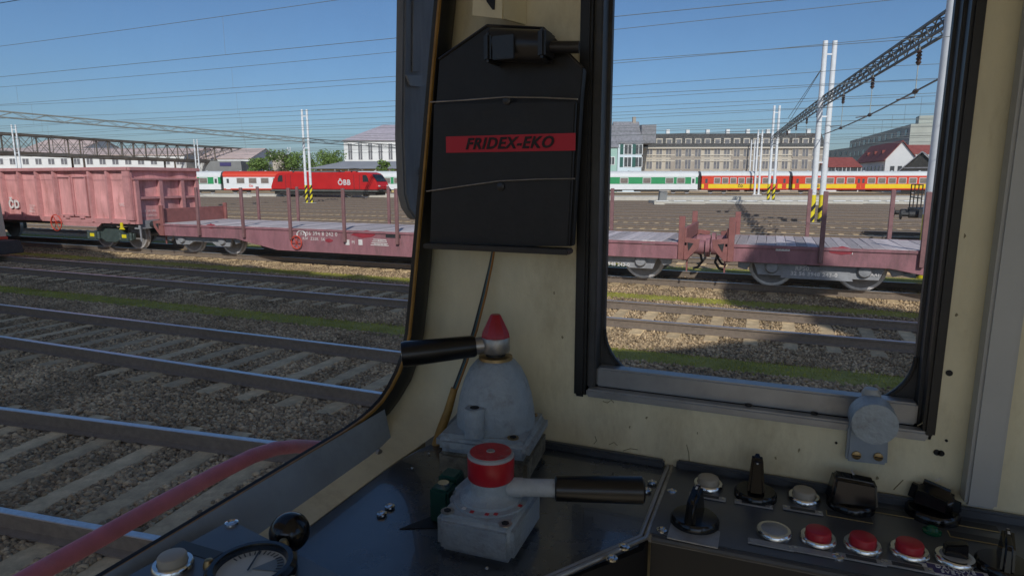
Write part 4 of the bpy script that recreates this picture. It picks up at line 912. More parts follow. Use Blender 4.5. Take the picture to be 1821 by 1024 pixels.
for s, b0 in ((1, w1_), (-1, o0)):
    out = w1_.normalized() * s * .4 - up * .4 * (hr - he) / (w1_.length / 2)
    p = [b0 + up * he + out + ov, mid + up * hr + ov, mid + up * hr + l1_ - ov, b0 + up * he + out + l1_ - ov]
    MB().add([q + up * .05 for q in p] + [q + up * .3 for q in p], [(0,1,2,3),(4,5,6,7),(0,1,5,4),(1,2,6,5),(2,3,7,6),(3,0,4,7)]).build('roof_slope', 'roof_red', gh, smooth=0)
for i in range(8):
    p = l1_ * ((i + .5) / 8) + up * (he - 2.2); d = l1_.normalized() * .5; MB().bar(p - d, p + d, .15, 1.5).build('window', 'window_dark', gh)
for f, hz in ((.25, he - 2.2), (.5, he - 2.2), (.78, he - 2.2), (.25, he - 5.6), (.6, he - 5.6)):
    p = w1_ * f + up * hz; d = w1_.normalized() * .4; MB().bar(p - d, p + d, .12, 1.3).build('window', 'window_dark', gh)
for i in range(3):
    p = l1_ * (.25 + .25 * i) + mid * .45 + up * (he + (hr - he) * .5); MB().bar(p, p + l1_.normalized() * 1.2, 1.0, .7).build('skylight', 'roof_red', gh)
l_, W_, e, r = gable_house('low_building', 'low white building with long dark red roof left of the gable house', 146.0, 1466, 1530, 297, 281, 9, 'wall_white', 'roof_red')
win_rows(l_, [W_ * f for f in (.1, .3, .5, .72, .92)], (zz(304, 146),), 1.6, 1.6, 'window_dark', 'white_paint')
gable_house('low_building', 'building with plain dark red roof right of the gable house', 152.0, 1612, 1700, 274, 259, 9, 'wall_white', 'roof_red')
dsx, W_, e, r = gable_house('timber_shed', 'dark timber shed with steep gable beside the tall mast', 128.0, 1606, 1664, 300, 299, 8, 'under_dark', 'roof_slate', YAW - R(36))
MB().prism([(-.5, e - .6), (W_ * .45, zz(275, 128)), (W_ + .5, e - .8)], -.25, 8.2, 'y').build('gable_front', 'under_dark', dsx)
for a, b in (((-.9, e - .9), (W_ * .45, zz(273, 128))), ((W_ * .45, zz(273, 128)), (W_ + .9, e - 1.1))): MB().add([(a[0], -.7, a[1]), (b[0], -.7, b[1]), (b[0], 8.6, b[1]), (a[0], 8.6, a[1]), (a[0], -.7, a[1] + .25), (b[0], -.7, b[1] + .25), (b[0], 8.6, b[1] + .25), (a[0], 8.6, a[1] + .25)], [(0,1,2,3),(4,5,6,7),(0,1,5,4),(1,2,6,5),(2,3,7,6),(3,0,4,7)]).build('roof_slope', 'roof_slate', dsx)
# left: white works building, canopy building, low pale halls
D = 185.0; wk, W_, _ = bld('works_building', 'large white works building with pale hipped roof behind the canopy', D, 611, 860, 252, 24); e = zz(252, D); r = zz(219, D); sx_ = 9.0
MB().box(0, W_, 0, 24, 0, e).build('wall', 'wall_white', wk)
MB().add([(-.5, -.6, e), (W_ + .5, -.6, e), (W_ + .5, 24.6, e), (-.5, 24.6, e), (sx_, 12, r), (W_ - sx_, 12, r)], [(0,1,5,4),(1,2,5),(2,3,4,5),(3,0,4),(0,3,2,1)]).build('hipped_roof', 'roof_lilac', wk)
win_rows(wk, [1.8 + 2.9 * k for k in range(13)], (zz(264, D), zz(278, D)), 1.1, 2.2, 'window_pale', 'wall_white')
D = 140.0; cn, W_, _ = bld('canopy_building', 'low yellow station building with wide flat grey canopy roof', D, 545, 770, 300, 14); e = zz(300.5, D); r = zz(286, D)
MB().box(2, W_ - 2, 2, 13, 0, e - .1).build('wall', 'wall_yellow', cn)
MB().add([(0, 0, e), (W_, 0, e), (W_, 15, e), (0, 15, e), (6.5, 7, r), (W_ - 5, 7, r)], [(0,1,5,4),(1,2,5),(2,3,4,5),(3,0,4),(0,3,2,1)]).build('canopy_roof', 'roof_grey', cn)
for k in range(8): MB().box(3 + k * 3, 3.25 + k * 3, .3, .55, 0, e).build('canopy_post', 'wall_brown', cn)
D = 190.0
gable_house('hall', 'pale hall with pinkish gabled roof behind the footbridge', D, 40, 140, 268, 246, 24, 'wall_white', 'roof_pink')
lh, W_, e, r = gable_house('hall', 'long low white hall with pinkish roof under the footbridge', 170.0, -60, 330, 277, 262, 26, 'wall_white', 'roof_pink')
win_rows(lh, [2 + 3.4 * k for k in range(17)], (zz(288, 170),), 1.6, 1.5, 'window_pale', 'wall_white')
h3, W_, e, r = gable_house('hall', 'white hall with broad pink roof at the stair end of the footbridge', 176.0, 330, 445, 283, 263, 22, 'wall_white', 'roof_pink')
D = 165.0; gy, W_, _ = bld('grey_shed', 'grey shed with small blue sign above the green coach', D, 366, 428, 288, 10); e = zz(287, D)
MB().prism([(-3, 0), (0, e * .8), (1.2, e), (W_, e), (W_ + .5, 0)], 0, 10, 'y').build('wall', 'wall_grey', gy)
p = MB().box(W_ * .4, W_ * .72, -.12, .02, e - 1.3, e - .4).build('sign_board', 'blue_print', gy); 
D = 172.0; tr_, W_, _ = bld('brick_tower', 'small cream gate tower between the trees', D, 484, 503, 278, 5); e = zz(280, D)
MB().box(0, W_, 0, 4, 0, e).build('wall', 'wall_cream', tr_); MB().box(-.4, W_ + .4, -.4, 4.4, e, e + .5).build('cornice', 'stone_trim', tr_); MB().add([(-.2, -.2, e + .5), (W_ + .2, -.2, e + .5), (W_ + .2, 4.2, e + .5), (-.2, 4.2, e + .5), (W_ / 2, 2, e + 1.7)], [(0,1,4),(1,2,4),(2,3,4),(3,0,4)]).build('cap_roof', 'roof_slate', tr_)

# ------------------------------------------------------------------ trees
def tree(label, D, px, ytop, width, n=2600, name='broadleaf_tree'):
    b = at_depth(px, 330, D); H = zz(ytop, D); t = thing(name, label, 'tree', (b.x, b.y, GZ), random.random() * 6, 'trees behind the red locomotive')
    tm = MB().tube([(0, 0, 0), (.05, .03, H * .3), (-.05, .05, H * .55), (.05, 0, H * .85)], [.28, .22, .15, .04], 8)
    for k in range(6):
        a = k * 1.05 + random.random(); z0 = H * random.uniform(.25, .5); tm.tube([(0, 0, z0), (math.cos(a) * width * .22, math.sin(a) * width * .22, z0 + H * .15), (math.cos(a) * width * .38, math.sin(a) * width * .38, z0 + H * .22)], [.1, .07, .02], 6)
    tm.build('trunk', 'bark', t)
    cl = [(random.gauss(0, width * .23), random.gauss(0, width * .23), H * random.uniform(.32, .9), random.uniform(.12, .24) * width) for _ in range(17)] + [(0, 0, H * .86, width * .2)]
    vs = []; fs = []
    for i in range(n):
        c = random.choice(cl); d = Vector((random.gauss(0, 1), random.gauss(0, 1), random.gauss(0, 1))).normalized() * c[3] * random.uniform(.55, 1.05)
        p = Vector((c[0], c[1], c[2])) + d; p.z = min(p.z, H)
        u = Vector((random.gauss(0, 1), random.gauss(0, 1), random.gauss(0, .6))).normalized() * random.uniform(.16, .34); v = u.cross(Vector((random.gauss(0, 1), random.gauss(0, 1), random.gauss(0, 1)))).normalized() * u.length * .8
        k = len(vs); vs += [tuple(p - u), tuple(p + v * .7), tuple(p + u), tuple(p - v * .7)]; fs.append((k, k + 1, k + 2, k + 3))
    me = bpy.data.meshes.new('crown'); me.from_pydata(vs, [], fs); me.materials.append(MATS['leaf']); link('crown', me, t)
tree('rounded leafy tree right of the bridge stairs', 160, 466, 283, 8)
tree('leafy tree just left of the twin mast among the trees', 168, 512, 268, 9)
tree('taller leafy tree behind the striped twin mast', 175, 545, 267, 9)
tree('bushy tree beside the white works building', 170, 580, 266, 9)
tree('broad leafy tree closest to the works building wall', 165, 602, 269, 8)
tree('small round tree in front of the canopy roof', 130, 686, 283, 3, 900)
# ================================================================== THE CAB WE SIT IN
YS = 1.0; DZ = on_y(1190, 828, YS).z
cab = thing('locomotive_cab', 'dim cream painted driver cab with windscreen and side window', 'cab', (0, 0, 1.2))
K = .149; XG = lambda z: -.63 + K * (z - 2.08)
NP = Vector((1, 0, -K)).normalized(); PP = Vector((-.63, 0, 2.08))
OUT = [(775, 0), (764, 117), (753, 264), (742, 387), (737, 440), (728, 545), (723, 600), (717, 630), (706, 660), (689, 692), (675, 712), (660, 727), (640, 744), (618.6, 759), (590, 776), (560, 794), (500, 830), (440, 866), (300, 949), (150, 1040)]
ol = [on_plane(x, y, PP, NP) for x, y in OUT]
ol = [Vector((XG(3.1), .955, 3.1))] + ol + [Vector((XG(2.089), y, 2.089)) for y in (.2, -.2, -.8, -1.5)]
def smooth_line(p, n=2):
    for _ in range(n): p = [p[0]] + [(p[i-1] + p[i] * 2 + p[i+1]) / 4 for i in range(1, len(p) - 1)] + [p[-1]]
    return p
ol = smooth_line(ol, 1)
UPV = Vector((K, 0, 1)).normalized()
def outward(i):
    d = (ol[min(i+1, len(ol)-1)] - ol[max(i-1, 0)]).normalized(); o = d.cross(NP).normalized(); return o if (o.y > 0 or o.z < 0) else -o
outs = [outward(i) for i in range(len(ol))]
outs = [o if (o.dot(Vector((0, 1, 0))) > -.2 and (o.dot(UPV) < .3)) else -o for o in outs]
seal_rows = []
SE = []
for p, o in zip(ol, outs):
    wd = .055 if o.y > .7 else (.03 + .025 * max(0, o.y))
    r = [p - NP * .004, p + o * .003 + NP * .01, p + o * wd * .3 + NP * .017, p + o * wd * .7 + NP * .016, p + o * wd + NP * .004]
    seal_rows.append(r); SE.append(r[-1])
MB().grid(seal_rows).build('windscreen_seal', 'rubber', cab, world=True)
MB().tube([p + o * .001 + NP * .006 for p, o in zip(ol, outs)], .0035, 6).build('sealant_bead', 'amber', cab, world=True)
rib_rows = []; EN = []
for p, o, q in zip(ol, outs, SE):
    w_ = min(1, max(0, o.y))
    w_ = w_ * w_ * (3 - 2 * w_)
    zr_ = p.z if p.z > 2.25 else DZ + (p.z - 2.085) / (2.25 - 2.085) * (2.25 - DZ)
    ER = Vector((XG(p.z) + .13, YS, max(DZ, zr_))); EB = Vector((-.555, min(p.y, .97), DZ))
    En = ER * w_ + EB * (1 - w_); EN.append(En)
    c1_ = q + NP * .03 + o * .006; c2_ = q * .45 + En * .55 + NP * .012
    if w_ > .5: c2_.y = min(c2_.y + .004, YS + .012)
    row = []
    for k in range(9):
        t_ = k / 8; row.append(q * (1-t_)**3 + c1_ * 3 * t_ * (1-t_)**2 + c2_ * 3 * t_**2 * (1-t_) + En * t_**3)
    rib_rows.append(row)
MB().grid(rib_rows).build('corner_pillar', 'cream', cab, world=True, smooth=80)
# glass of the windscreen
MB().add([Vector((XG(2.05) - .002, -1.55, 2.05)), Vector((XG(2.05) - .002, 1.0, 2.05)), Vector((XG(3.12) - .002, 1.0, 3.12)), Vector((XG(3.12) - .002, -1.55, 3.12))], [(0, 1, 2, 3)]).build('windscreen_pane', 'pane', cab, world=True)
# side wall round the window opening
xl = on_y(1027, 600, YS).x; YO = YS + .045; xr_ = on_y(1672, 640, YS).x; xch = on_y(1642, 560, YO + .004).x; zs0 = on_y(1300, 735, YS).z
print('window', xl, xr_, zs0, DZ)
left = [e for e, o in zip(EN, outs) if o.y > .6 and e.z > DZ + .002]
sw = MB(); pts = [(e.x, e.z) for e in left] + [(left[-1].x + .0, DZ - .1), (xl, DZ - .1), (xl, 3.1)]
sw.add([(x, YS, z) for x, z in pts], [tuple(range(len(pts)))])
sw.add([(xl, YS, 1.2), (1.4, YS, 1.2), (1.4, YS, zs0), (xl, YS, zs0)], [(0, 1, 2, 3)])
sw.add([(xr_, YS, zs0), (1.4, YS, zs0), (1.4, YS, 3.1), (xr_, YS, 3.1)], [(0, 1, 2, 3)])
swo = sw.build('side_wall', 'cream', cab, world=True)
# frame inside the opening
def wbox(n, m, x0, x1, y0, y1, z0, z1, bevel=.002, parent=None): return MB().box(x0, x1, y0, y1, z0, z1).build(n, m, parent or cab, bevel=bevel, world=True)
wbox('window_rubber', 'rubber', xl - .004, xl + .016, YS - .006, YS + .02, zs0 - .004, 3.1, .004)
wbox('window_channel', 'rubber_grey', xl + .016, xl + .03, YS + .006, YO + .004, zs0 + .012, 3.1)
wbox('window_rubber', 'rubber', xch + .004, xr_ + .004, YS - .006, YS + .02, zs0 + .004, 3.1, .004)
wbox('window_channel', 'rubber_grey', xch, xr_ + .002, YS + .021, YO + .004, zs0 + .012, 3.1)
wbox('window_sill', 'alu', xl + .018, xr_ - .004, YS - .006, YS + .016, zs0 - .002, zs0 + .012, .003)
wbox('sill_rail', 'alu', xl + .03, xch, YS + .015, YO - .002, zs0 + .012, zs0 + .045, .003)
for x in (1350, 1470): p = on_y(x - 20, 731, YS); MB().lathe([(.005, 0), (.005, .003), (.002, .004)], (p.x, YS + .012, zs0 + .0115), 10).build('sill_screw', 'black_iron', cab, world=True)
# outer skin with rounded window corners
gx0 = on_y(1076, 560, YO).x; gx1 = on_y(1637, 560, YO).x; gz0 = on_y(1130, 672, YO).z; rad = .082
def arc(cx, cz, a0, a1, n=9): return [(cx + rad * math.cos(a0 + (a1 - a0) * k / n), cz + rad * math.sin(a0 + (a1 - a0) * k / n)) for k in range(n + 1)]
for nm, x_out, cx, a0, a1 in (('corner_gusset', xl - .02, gx0 + rad, math.pi, 1.5 * math.pi), ('corner_gusset', xr_ + .02, gx1 - rad, 0, -.5 * math.pi)):
    po = arc(cx, gz0 + rad, a0, a1); po = po + [(cx, gz0 - .04), (x_out, gz0 - .04), (x_out, gz0 + rad)]
    MB().prism(po, YO, YO + .012, 'y').build(nm, 'plate_blue' if 0 else 'rubber_grey', cab, world=True)
    MB().prism([(x_out, gz0 + rad), (gx0 if x_out < 0 else gx1, gz0 + rad), (gx0 if x_out < 0 else gx1, 3.1), (x_out, 3.1)], YO, YO + .012, 'y').build('outer_frame', 'rubber_grey', cab, world=True)
    MB().tube([(x, YO - .002, z) for x, z in arc(cx, gz0 + rad, a0, a1)] , .003, 6).build('glass_bead', 'rubber', cab, world=True)
MB().box(gx0 + rad, gx1 - rad, YO, YO + .012, gz0 - .04, gz0).build('outer_frame', 'rubber_grey', cab, world=True)
MB().add([(xl, YO + .006, zs0), (xr_, YO + .006, zs0), (xr_, YO + .006, 3.1), (xl, YO + .006, 3.1)], [(0, 1, 2, 3)]).build('side_pane', 'pane', cab, world=True)
# the rest of the shell, seen only when one turns round
wbox('ceiling', 'ceiling_lining', -.55, 1.45, -1.75, 1.12, 3.1, 3.16)
wbox('rear_wall', 'cream', 1.4, 1.46, -1.75, 1.12, 1.2, 2.2)
wbox('floor', 'floor_lining', -.7, 1.45, -1.75, 1.12, 1.14, 1.2)
wbox('front_wall', 'cream', -.66, -.6, -1.7, 1.02, 1.2, DZ - .02)
wbox('left_wall', 'cream', -.66, 1.4, -1.76, -1.7, 1.2, 1.5); wbox('left_wall', 'cream', -.6, 1.4, -1.76, -1.7, 3.0, 3.1)
MB().add([(-.66, YO + .015, 1.2), (1.4, YO + .015, 1.2), (1.4, YO + .015, zs0 - .01), (-.66, YO + .015, zs0 - .01)], [(0, 1, 2, 3)]).build('outer_skin', 'plate_blue', cab, world=True)
MB().add([(XG(2.0), YO + .0, 2.0), (xl, YO, 2.0), (xl, YO, 3.1), (XG(3.1), YO, 3.1)], [(0, 1, 2, 3)]).build('outer_skin', 'plate_blue', cab, world=True)
MB().add([(xr_, YO + .014, zs0 - .01), (1.4, YO + .014, zs0 - .01), (1.4, YO + .014, 3.1), (xr_, YO + .014, 3.1)], [(0, 1, 2, 3)]).build('outer_skin', 'plate_blue', cab, world=True)
# ledge plate under the windscreen
a0, a1 = on_x(120, 1053, -.612), on_x(682, 733, -.612); b0, b1 = on_x(300, 1065, -.583), on_x(699, 802, -.583)
zt_, zb2 = (a0.z + a1.z) / 2, b1.z - .004
pv = [Vector((-.612, -1.4, zt_)), Vector((-.612, a1.y, zt_)), Vector((-.583, b1.y, zb2)), Vector((-.583, -1.4, zb2))]
nn = Vector((.0025, 0, .0018))
MB().add(pv + [p + nn for p in pv], [(0,1,2,3),(4,5,6,7),(0,1,5,4),(1,2,6,5),(2,3,7,6),(3,0,4,7)]).build('ledge_plate', 'plate_blue', cab, world=True, smooth=0)
bp_ = on_x(669, 812, -.59); MB().lathe([(.009, 0), (.008, .004), (.004, .006)], (-.586, bp_.y, zb2 + .016), 12, 'x').build('ledge_bolt', 'bare_metal', cab, world=True)
# white trim post and holes on the side wall
t0 = on_y(1714, 897, .972); t1 = on_y(1772, 905, .972)
wbox('trim_post', 'trim_grey', t0.x, t1.x, .968, YS - .001, t0.z, 3.1, .004)
for x, y in ((1688, 663), (1666, 804), (1673.5, 805.5), (1487, 787), (1683, 783)):
    p = on_y(x, y, YS - .001); rr = .0042 if x in (1688, 1666, 1673.5) else .0018
    MB().lathe([(rr, 0), (rr, .002)], (p.x, YS - .002, p.z), 12, 'y').build('screw_hole', 'black_panel', cab, world=True)
# worn paint: cracks and scuffs on the cream wall
for pl_ in (((1058, 775), (1061, 783), (1056, 789)), ((1083, 790), (1092, 786), (1098, 792)), ((1108, 801), (1121, 797), (1134, 799)), ((1226, 828), (1225, 806), (1221, 790)), ((1589, 870), (1598, 861), (1606, 853)), ((1072, 713), (1080, 716), (1087, 711), (1092, 716)), ((1648, 742), (1640, 752), (1631, 757))):
    MB().tube([(on_y(x, y, YS - .0004).x, YS - .0004, on_y(x, y, YS - .0004).z) for x, y in pl_], .0007, 5).build('paint_crack', 'cream_dirty', cab, world=True)
for x, y in ((1150, 742), (1120, 760), (1000, 600), (985, 520), (1240, 770), (1420, 800), (1380, 815), (1700, 560), (1715, 420), (1560, 850)):
    p = on_y(x, y, YS - .001); MB().prism([(p.x + .003 * random.random() * math.cos(a), p.z + .004 * random.uniform(.4, 1) * math.sin(a)) for a in np.linspace(0, 5.5, 7)], YS - .0008, YS + .001, 'y').build('paint_chip', 'cream_dirty', cab, world=True)
# red handrail outside the windscreen
hp_ = [on_x(x, y, -.78) for x, y in ((-60, 1092), (60, 1020), (250, 915), (400, 833), (450, 808), (490, 795), (525, 791), (570, 795))] 
hr_ = smooth_line([hp_[0]] + hp_[1:], 1) + [Vector((-.69, hp_[-1].y + .03, hp_[-1].z - .01))]
hrl = MB().tube([p for p in hr_], .0125, 12); o = hrl.build('handrail', 'handrail_red', cab, world=True, smooth=80)
# mirror outside
mg = thing('rear_view_mirror', 'dark grey scratched mirror housing outside the windscreen pillar', 'mirror', tuple(on_x(740, 380, -.70)))
mpx = [(721, -40), (719, 100), (717, 240), (721, 345), (728, 372), (740, 390), (775, 392), (805, -40)]
mp_ = [on_x(x, y, -.70) for x, y in mpx]
mm = MB(); n_ = len(mp_); mm.add([p for p in mp_] + [p + Vector((-.022, 0, 0)) for p in mp_], [tuple(range(n_)), tuple(range(2*n_-1, n_-1, -1))] + [(i, i + n_, (i+1) % n_ + n_, (i+1) % n_) for i in range(n_)])
mm.build('housing', 'mirror_grey', mg, bevel=.004, world=True)
sp = [on_x(x, y, -.698) for x, y in ((734, -30), (732, 128), (745, 128), (752, -30))]; MB().add(sp + [p + Vector((.003, 0, 0)) for p in sp], [(0,1,2,3),(4,5,6,7),(0,1,5,4),(1,2,6,5),(2,3,7,6),(3,0,4,7)]).build('raised_panel', 'mirror_grey', mg, world=True)
cl_ = [on_x(x, y, -.697) for x, y in ((720, 134), (746, 135), (752, 152), (745, 155), (727, 153))]; MB().add(cl_ + [p + Vector((.004, 0, 0)) for p in cl_], [(0,1,2,3,4),(9,8,7,6,5)] + [(i, (i+1) % 5, (i+1) % 5 + 5, i + 5) for i in range(5)]).build('clip', 'scratch', mg, world=True)
MB().tube([mp_[5] + Vector((.0, .02, .1)), mp_[5] + Vector((.06, .09, .1))], .01, 8).build('mirror_arm', 'mirror_grey', mg, world=True)

# ------------------------------------------------------------------ control desk
desk = thing('control_desk', 'dark blue steel driving desk with buttons, switches and gauge', 'desk', (-.1, .8, 1.2))
low = [(e.x + .002, e.y) for e in EN if e.z < DZ + .03]
low = [q for q in low if q[1] > -.9]
poly = [(-.127, YS - .001), (-.132, .765), (-.214, .6475), (-.30, .53), (-.30, -.8), (-.557, -.8)] + sorted(low, key=lambda q: q[1])
poly = [poly[0]] + poly[1:]
mx_ = max(low, key=lambda q: q[1]); poly = poly + [(mx_[0] + .06, YS - .001)]
MB().prism(poly, DZ - .01, DZ, 'z').build('desk_top', 'desk', desk, world=True, smooth=0)
MB().prism([(-.124, YS - .001), (-.124, .783), (.62, .80), (.62, YS - .001)], DZ - .012, DZ + .002, 'z').build('console_panel', 'desk_panel', desk, bevel=.0015, world=True)
MB().prism([(-.12, .79), (.62, .807), (.62, .82), (-.12, .80)], 1.7, DZ - .012, 'z').build('console_front', 'black_panel', desk, world=True)
MB().prism([(-.2, .66), (-.125, .76), (-.125, .8), (-.56, .8), (-.56, .2), (-.31, .2), (-.31, .54)], 1.7, DZ - .0105, 'z').build('desk_base', 'black_panel', desk, world=True)
js = [(-.1255, YS - .003), (-.128, .77), (-.212, .645), (-.302, .522)]
for off in (-.0035, .0035): MB().tube([(x + off, y, DZ + .001) for x, y in js], .0032, 8).build('edge_strip', 'bare_metal' if off > 0 else 'alu', desk, world=True)
MB().tube([(-.118, .782, DZ - .004), (.62, .7985, DZ - .004)], .005, 8).build('edge_strip', 'rubber_grey', desk, world=True)
MB().box(mx_[0] + .08, -.134, YS - .014, YS - .0015, DZ, DZ + .013).build('wall_upstand', 'desk_panel', desk, bevel=.003, world=True); MB().box(-.115, .62, YS - .012, YS - .0015, DZ + .002, DZ + .016).build('wall_upstand', 'desk_panel', desk, bevel=.003, world=True)
SCR = MB().lathe([(.0075, 0), (.0072, .0022), (.0045, .0034), (.0028, .002)], (0, 0, 0), 16).mesh('screw', 'chrome')
def screw(px, py, s=1.0, z=None, parent=None, par_loc=None):
    p = on_z(px, py, DZ + .002 if z is None else z); o = link('screw', SCR, desk, tuple(p - desk.location), (0, 0, random.random() * 3)); o.scale = (s,) * 3
for x, y in ((1195, 874), (1177, 943), (1160, 858), (1150, 872), (1110, 973), (1088, 993), (1490, 991), (693, 901), (679, 914)): screw(x, y)
for x, y in ((763, 806), (733, 832), (866, 1010)): screw(x, y, .35)
BEZ = MB().lathe([(.0225, 0), (.0225, .006), (.0205, .0085), (.0165, .0085), (.016, .004)], n=32).mesh('push_button', 'chrome')
CAPS = {c: MB().lathe([(.0155, .003), (.0155, .015), (.0145, .0168), (.0135, .0172)], n=28).mesh('button_cap', c) for c in ('beige_button', 'red_button')}
FLAT = MB().lathe([(.0165, .003), (.0165, .0082), (.015, .009)], n=28).mesh('button_cap', 'label_plate')
def button(px, py, cap, label=None):
    p = on_z(px, py, DZ + .002); b = link('push_button', BEZ, desk, tuple(p - desk.location)); link('button_cap', CAPS.get(cap, FLAT), b)
    if label: b['label'] = label
    return b
button(1259, 866, 'beige_button', 'beige push button in the back row, nearest the window corner'); button(1429, 889, 'beige_button', 'beige push button in the back row, between two black switches')
button(1376, 950, 'flat', 'flat silver push button'); button(1454, 962, 'red_button'); button(1533, 974, 'red_button'); button(1616, 985, 'red_button')
sb = button(1697, 998, 'flat'); MB().prism([(-.013, 0), (.013, 0), (.011, .022), (-.004, .018), (-.012, .016)], -.006, .006, 'y').build('selector_blade', 'bakelite', sb, bevel=.0015).location = (0, 0, .006)
NPL = MB().box(-.026, .026, -.006, .006, 0, .002).mesh('name_plate', 'label_plate', bevel=.0005, seg=1); RV = MB().lathe([(.0018, .002), (.0018, .003)], n=8).mesh('rivet', 'chrome')
def nameplate(px, py, s=1.0, strip=True, m=None):
    p = on_z(px, py, DZ + .0025); o = link('name_plate', NPL, desk, tuple(p - desk.location), (0, 0, R(1.2))); o.scale = (s, s, 1)
    for x in (-.022, .022): link('rivet', RV, o, (x, 0, 0))
    if strip: MB().box(-.016, .016, -.0035, .0035, .002, .0026).build('print_strip', 'label_black', o)
for x, y, s in ((1258, 884, True), (1340, 897, True), (1427, 908, True), (1370, 969, False), (1450, 983, False), (1531, 995, True), (1614, 1008, True)): nameplate(x, y, 1.0 if y < 940 else 1.05, s)
p = on_z(1700, 1019, DZ + .0025); stk = MB().box(-.034, .034, -.012, .012, 0, .0012).build('sticker', 'white_print', desk); stk.location = p - desk.location
MB().box(-.029, .029, -.009, .009, .0012, .0018).build('sticker_field', 'blue_print', stk)
for r_, tx in enumerate(('DÁLKOVÉ', 'SVĚTLO')): text(tx, .0085, 'white_print', stk, (0, .0042 - .0085 * r_, .0022), (0, 0, 0))
def rotary(px, py, kind, rz, s=1.0):
    p = on_z(px, py, DZ + .002); o = MB().lathe([(.03, 0), (.03, .007), (.027, .011), (.012, .012)], n=30).build('rotary_switch', 'bakelite', desk); o.location = p - desk.location; o.rotation_euler = (0, 0, rz); o.scale = (s,) * 3
    if kind == 'T': k = MB().add([(-.012, -.02, .01), (.012, -.02, .01), (.012, .022, .01), (-.012, .022, .01), (-.009, .004, .056), (.009, .004, .056), (.006, .02, .062), (-.006, .02, .062)], [(0,3,2,1),(4,5,6,7),(0,1,5,4),(1,2,6,5),(2,3,7,6),(3,0,4,7)])
    elif kind == 'blade': k = MB().add([(-.007, -.03, .008), (.007, -.03, .008), (.007, .026, .008), (-.007, .026, .008), (-.006, -.022, .04), (.006, -.022, .04), (.006, .012, .05), (-.006, .012, .05)], [(0,3,2,1),(4,5,6,7),(0,1,5,4),(1,2,6,5),(2,3,7,6),(3,0,4,7)])
    else: k = MB().add([(-.03, -.018, .006), (.03, -.018, .006), (.03, .018, .006), (-.03, .018, .006), (-.024, -.012, .045), (.028, -.01, .04), (.028, .012, .042), (-.024, .012, .047)], [(0,3,2,1),(4,5,6,7),(0,1,5,4),(1,2,6,5),(2,3,7,6),(3,0,4,7)])
    k.build('switch_knob', 'bakelite', o, bevel=.004 if kind != 'round' else .014, seg=3)
    MB().box(-.0012, .0012, -.001, .012, .0, .001).build('pointer', 'white_print', o).location = (0, 0, .051 if kind == 'T' else .047)
    return o
rotary(1343, 882, 'T', .05); rotary(1235, 930, 'blade', -.15, 1.08); rotary(1512, 900, 'wide', .1, 1.05); rotary(1657, 916, 'round', -.55, 1.1); rotary(1785, 1012, 'blade', -.2, 1.0)
p = on_z(1235, 945, DZ + .0022); MB().box(-.032, .032, -.03, .012, 0, .0018).build('switch_plate', 'label_plate', desk, bevel=.0005).location = p - desk.location
p = on_z(1657, 946, DZ + .002); lm = MB().lathe([(.011, 0), (.011, .003), (.008, .004), (.006, .008), (.002, .0095)], n=18).build('indicator_lamp', 'lamp_green', desk); lm.location = p - desk.location
for x, y in ((1510, 918), (1583, 910), (1730, 933), (1733, 956)):
    p = on_z(x, y, DZ + .0024); f = MB().box(-.028, .028, -.008, .008, 0, .0006).build('legend_field', 'label_black', desk); f.location = p - desk.location
    MB().box(-.028, .028, -.009, -.008, 0, .001).build('gold_line', 'gold_line', f); MB().box(-.029, -.028, -.009, .006, 0, .001).build('gold_line', 'gold_line', f)
# gauge panel, raised in the left foreground
ZP = 2.10; g0, g1, g2 = on_z(412, 920, ZP), on_z(640, 1034, ZP), on_z(200, 1034, ZP)
e1_ = (g1 - g0); e2_ = (g2 - g0); pq = [g0, g0 + e1_ * 2.0, g0 + e1_ * 2.0 + e2_ * 2.5, g0 + e2_ * 2.5]
gp = MB(); gp.prism([(p.x, p.y) for p in pq], DZ - .005, ZP, 'z'); gpo = gp.build('gauge_panel', 'desk_panel', desk, bevel=.004, world=True)
def on_panel(px, py): return on_z(px, py, ZP) - desk.location
p = on_panel(412, 931); o = link('screw', SCR, gpo, tuple(p)); o.scale = (1.05,) * 3
c = on_panel(448, 1019); RG = .041
gz = MB().lathe([(RG + .004, 0), (RG + .004, .008), (RG, .012), (RG - .005, .012), (RG - .007, .004)], n=48).build('gauge_bezel', 'bakelite', gpo); gz.location = c
MB().add([((RG - .005) * math.cos(a), (RG - .005) * math.sin(a), .0045) for a in np.linspace(0, 6.2832, 41)[:-1]], [tuple(range(40))]).build('dial_face', 'dial', gz)
vs = [(0, 0, .0052)] + [((RG - .009) * math.cos(a), (RG - .009) * math.sin(a), .0052) for a in np.linspace(.25, 1.15, 10)]
MB().add(vs, [(0, i, i + 1) for i in range(1, 10)]).build('dial_sector', 'dial_grey', gz)
for k in range(16):
    a = .2 + 2.75 * k / 15; MB().bar(((RG - .016) * math.cos(a), (RG - .016) * math.sin(a), .0058), ((RG - .01) * math.cos(a), (RG - .01) * math.sin(a), .0058), .0012, .0004).build('scale_mark', 'label_black', gz)
MB().bar((0, -.005, .007), (-.014, .026, .007), .0016, .0008).build('needle', 'label_black', gz)
MB().add([((RG - .004) * math.cos(a), (RG - .004) * math.sin(a), .0105) for a in np.linspace(0, 6.2832, 41)[:-1]], [tuple(range(40))]).build('gauge_glass', 'gauge_glass', gz)
for a in (1.65, .02, 3.3):
    q = Vector((c.x + (RG + .010) * math.cos(a), c.y + (RG + .010) * math.sin(a), c.z)); MB().lathe([(.006, 0), (.006, .003), (.004, .008), (.002, .009)], n=12).build('gauge_screw', 'brass', gpo).location = q
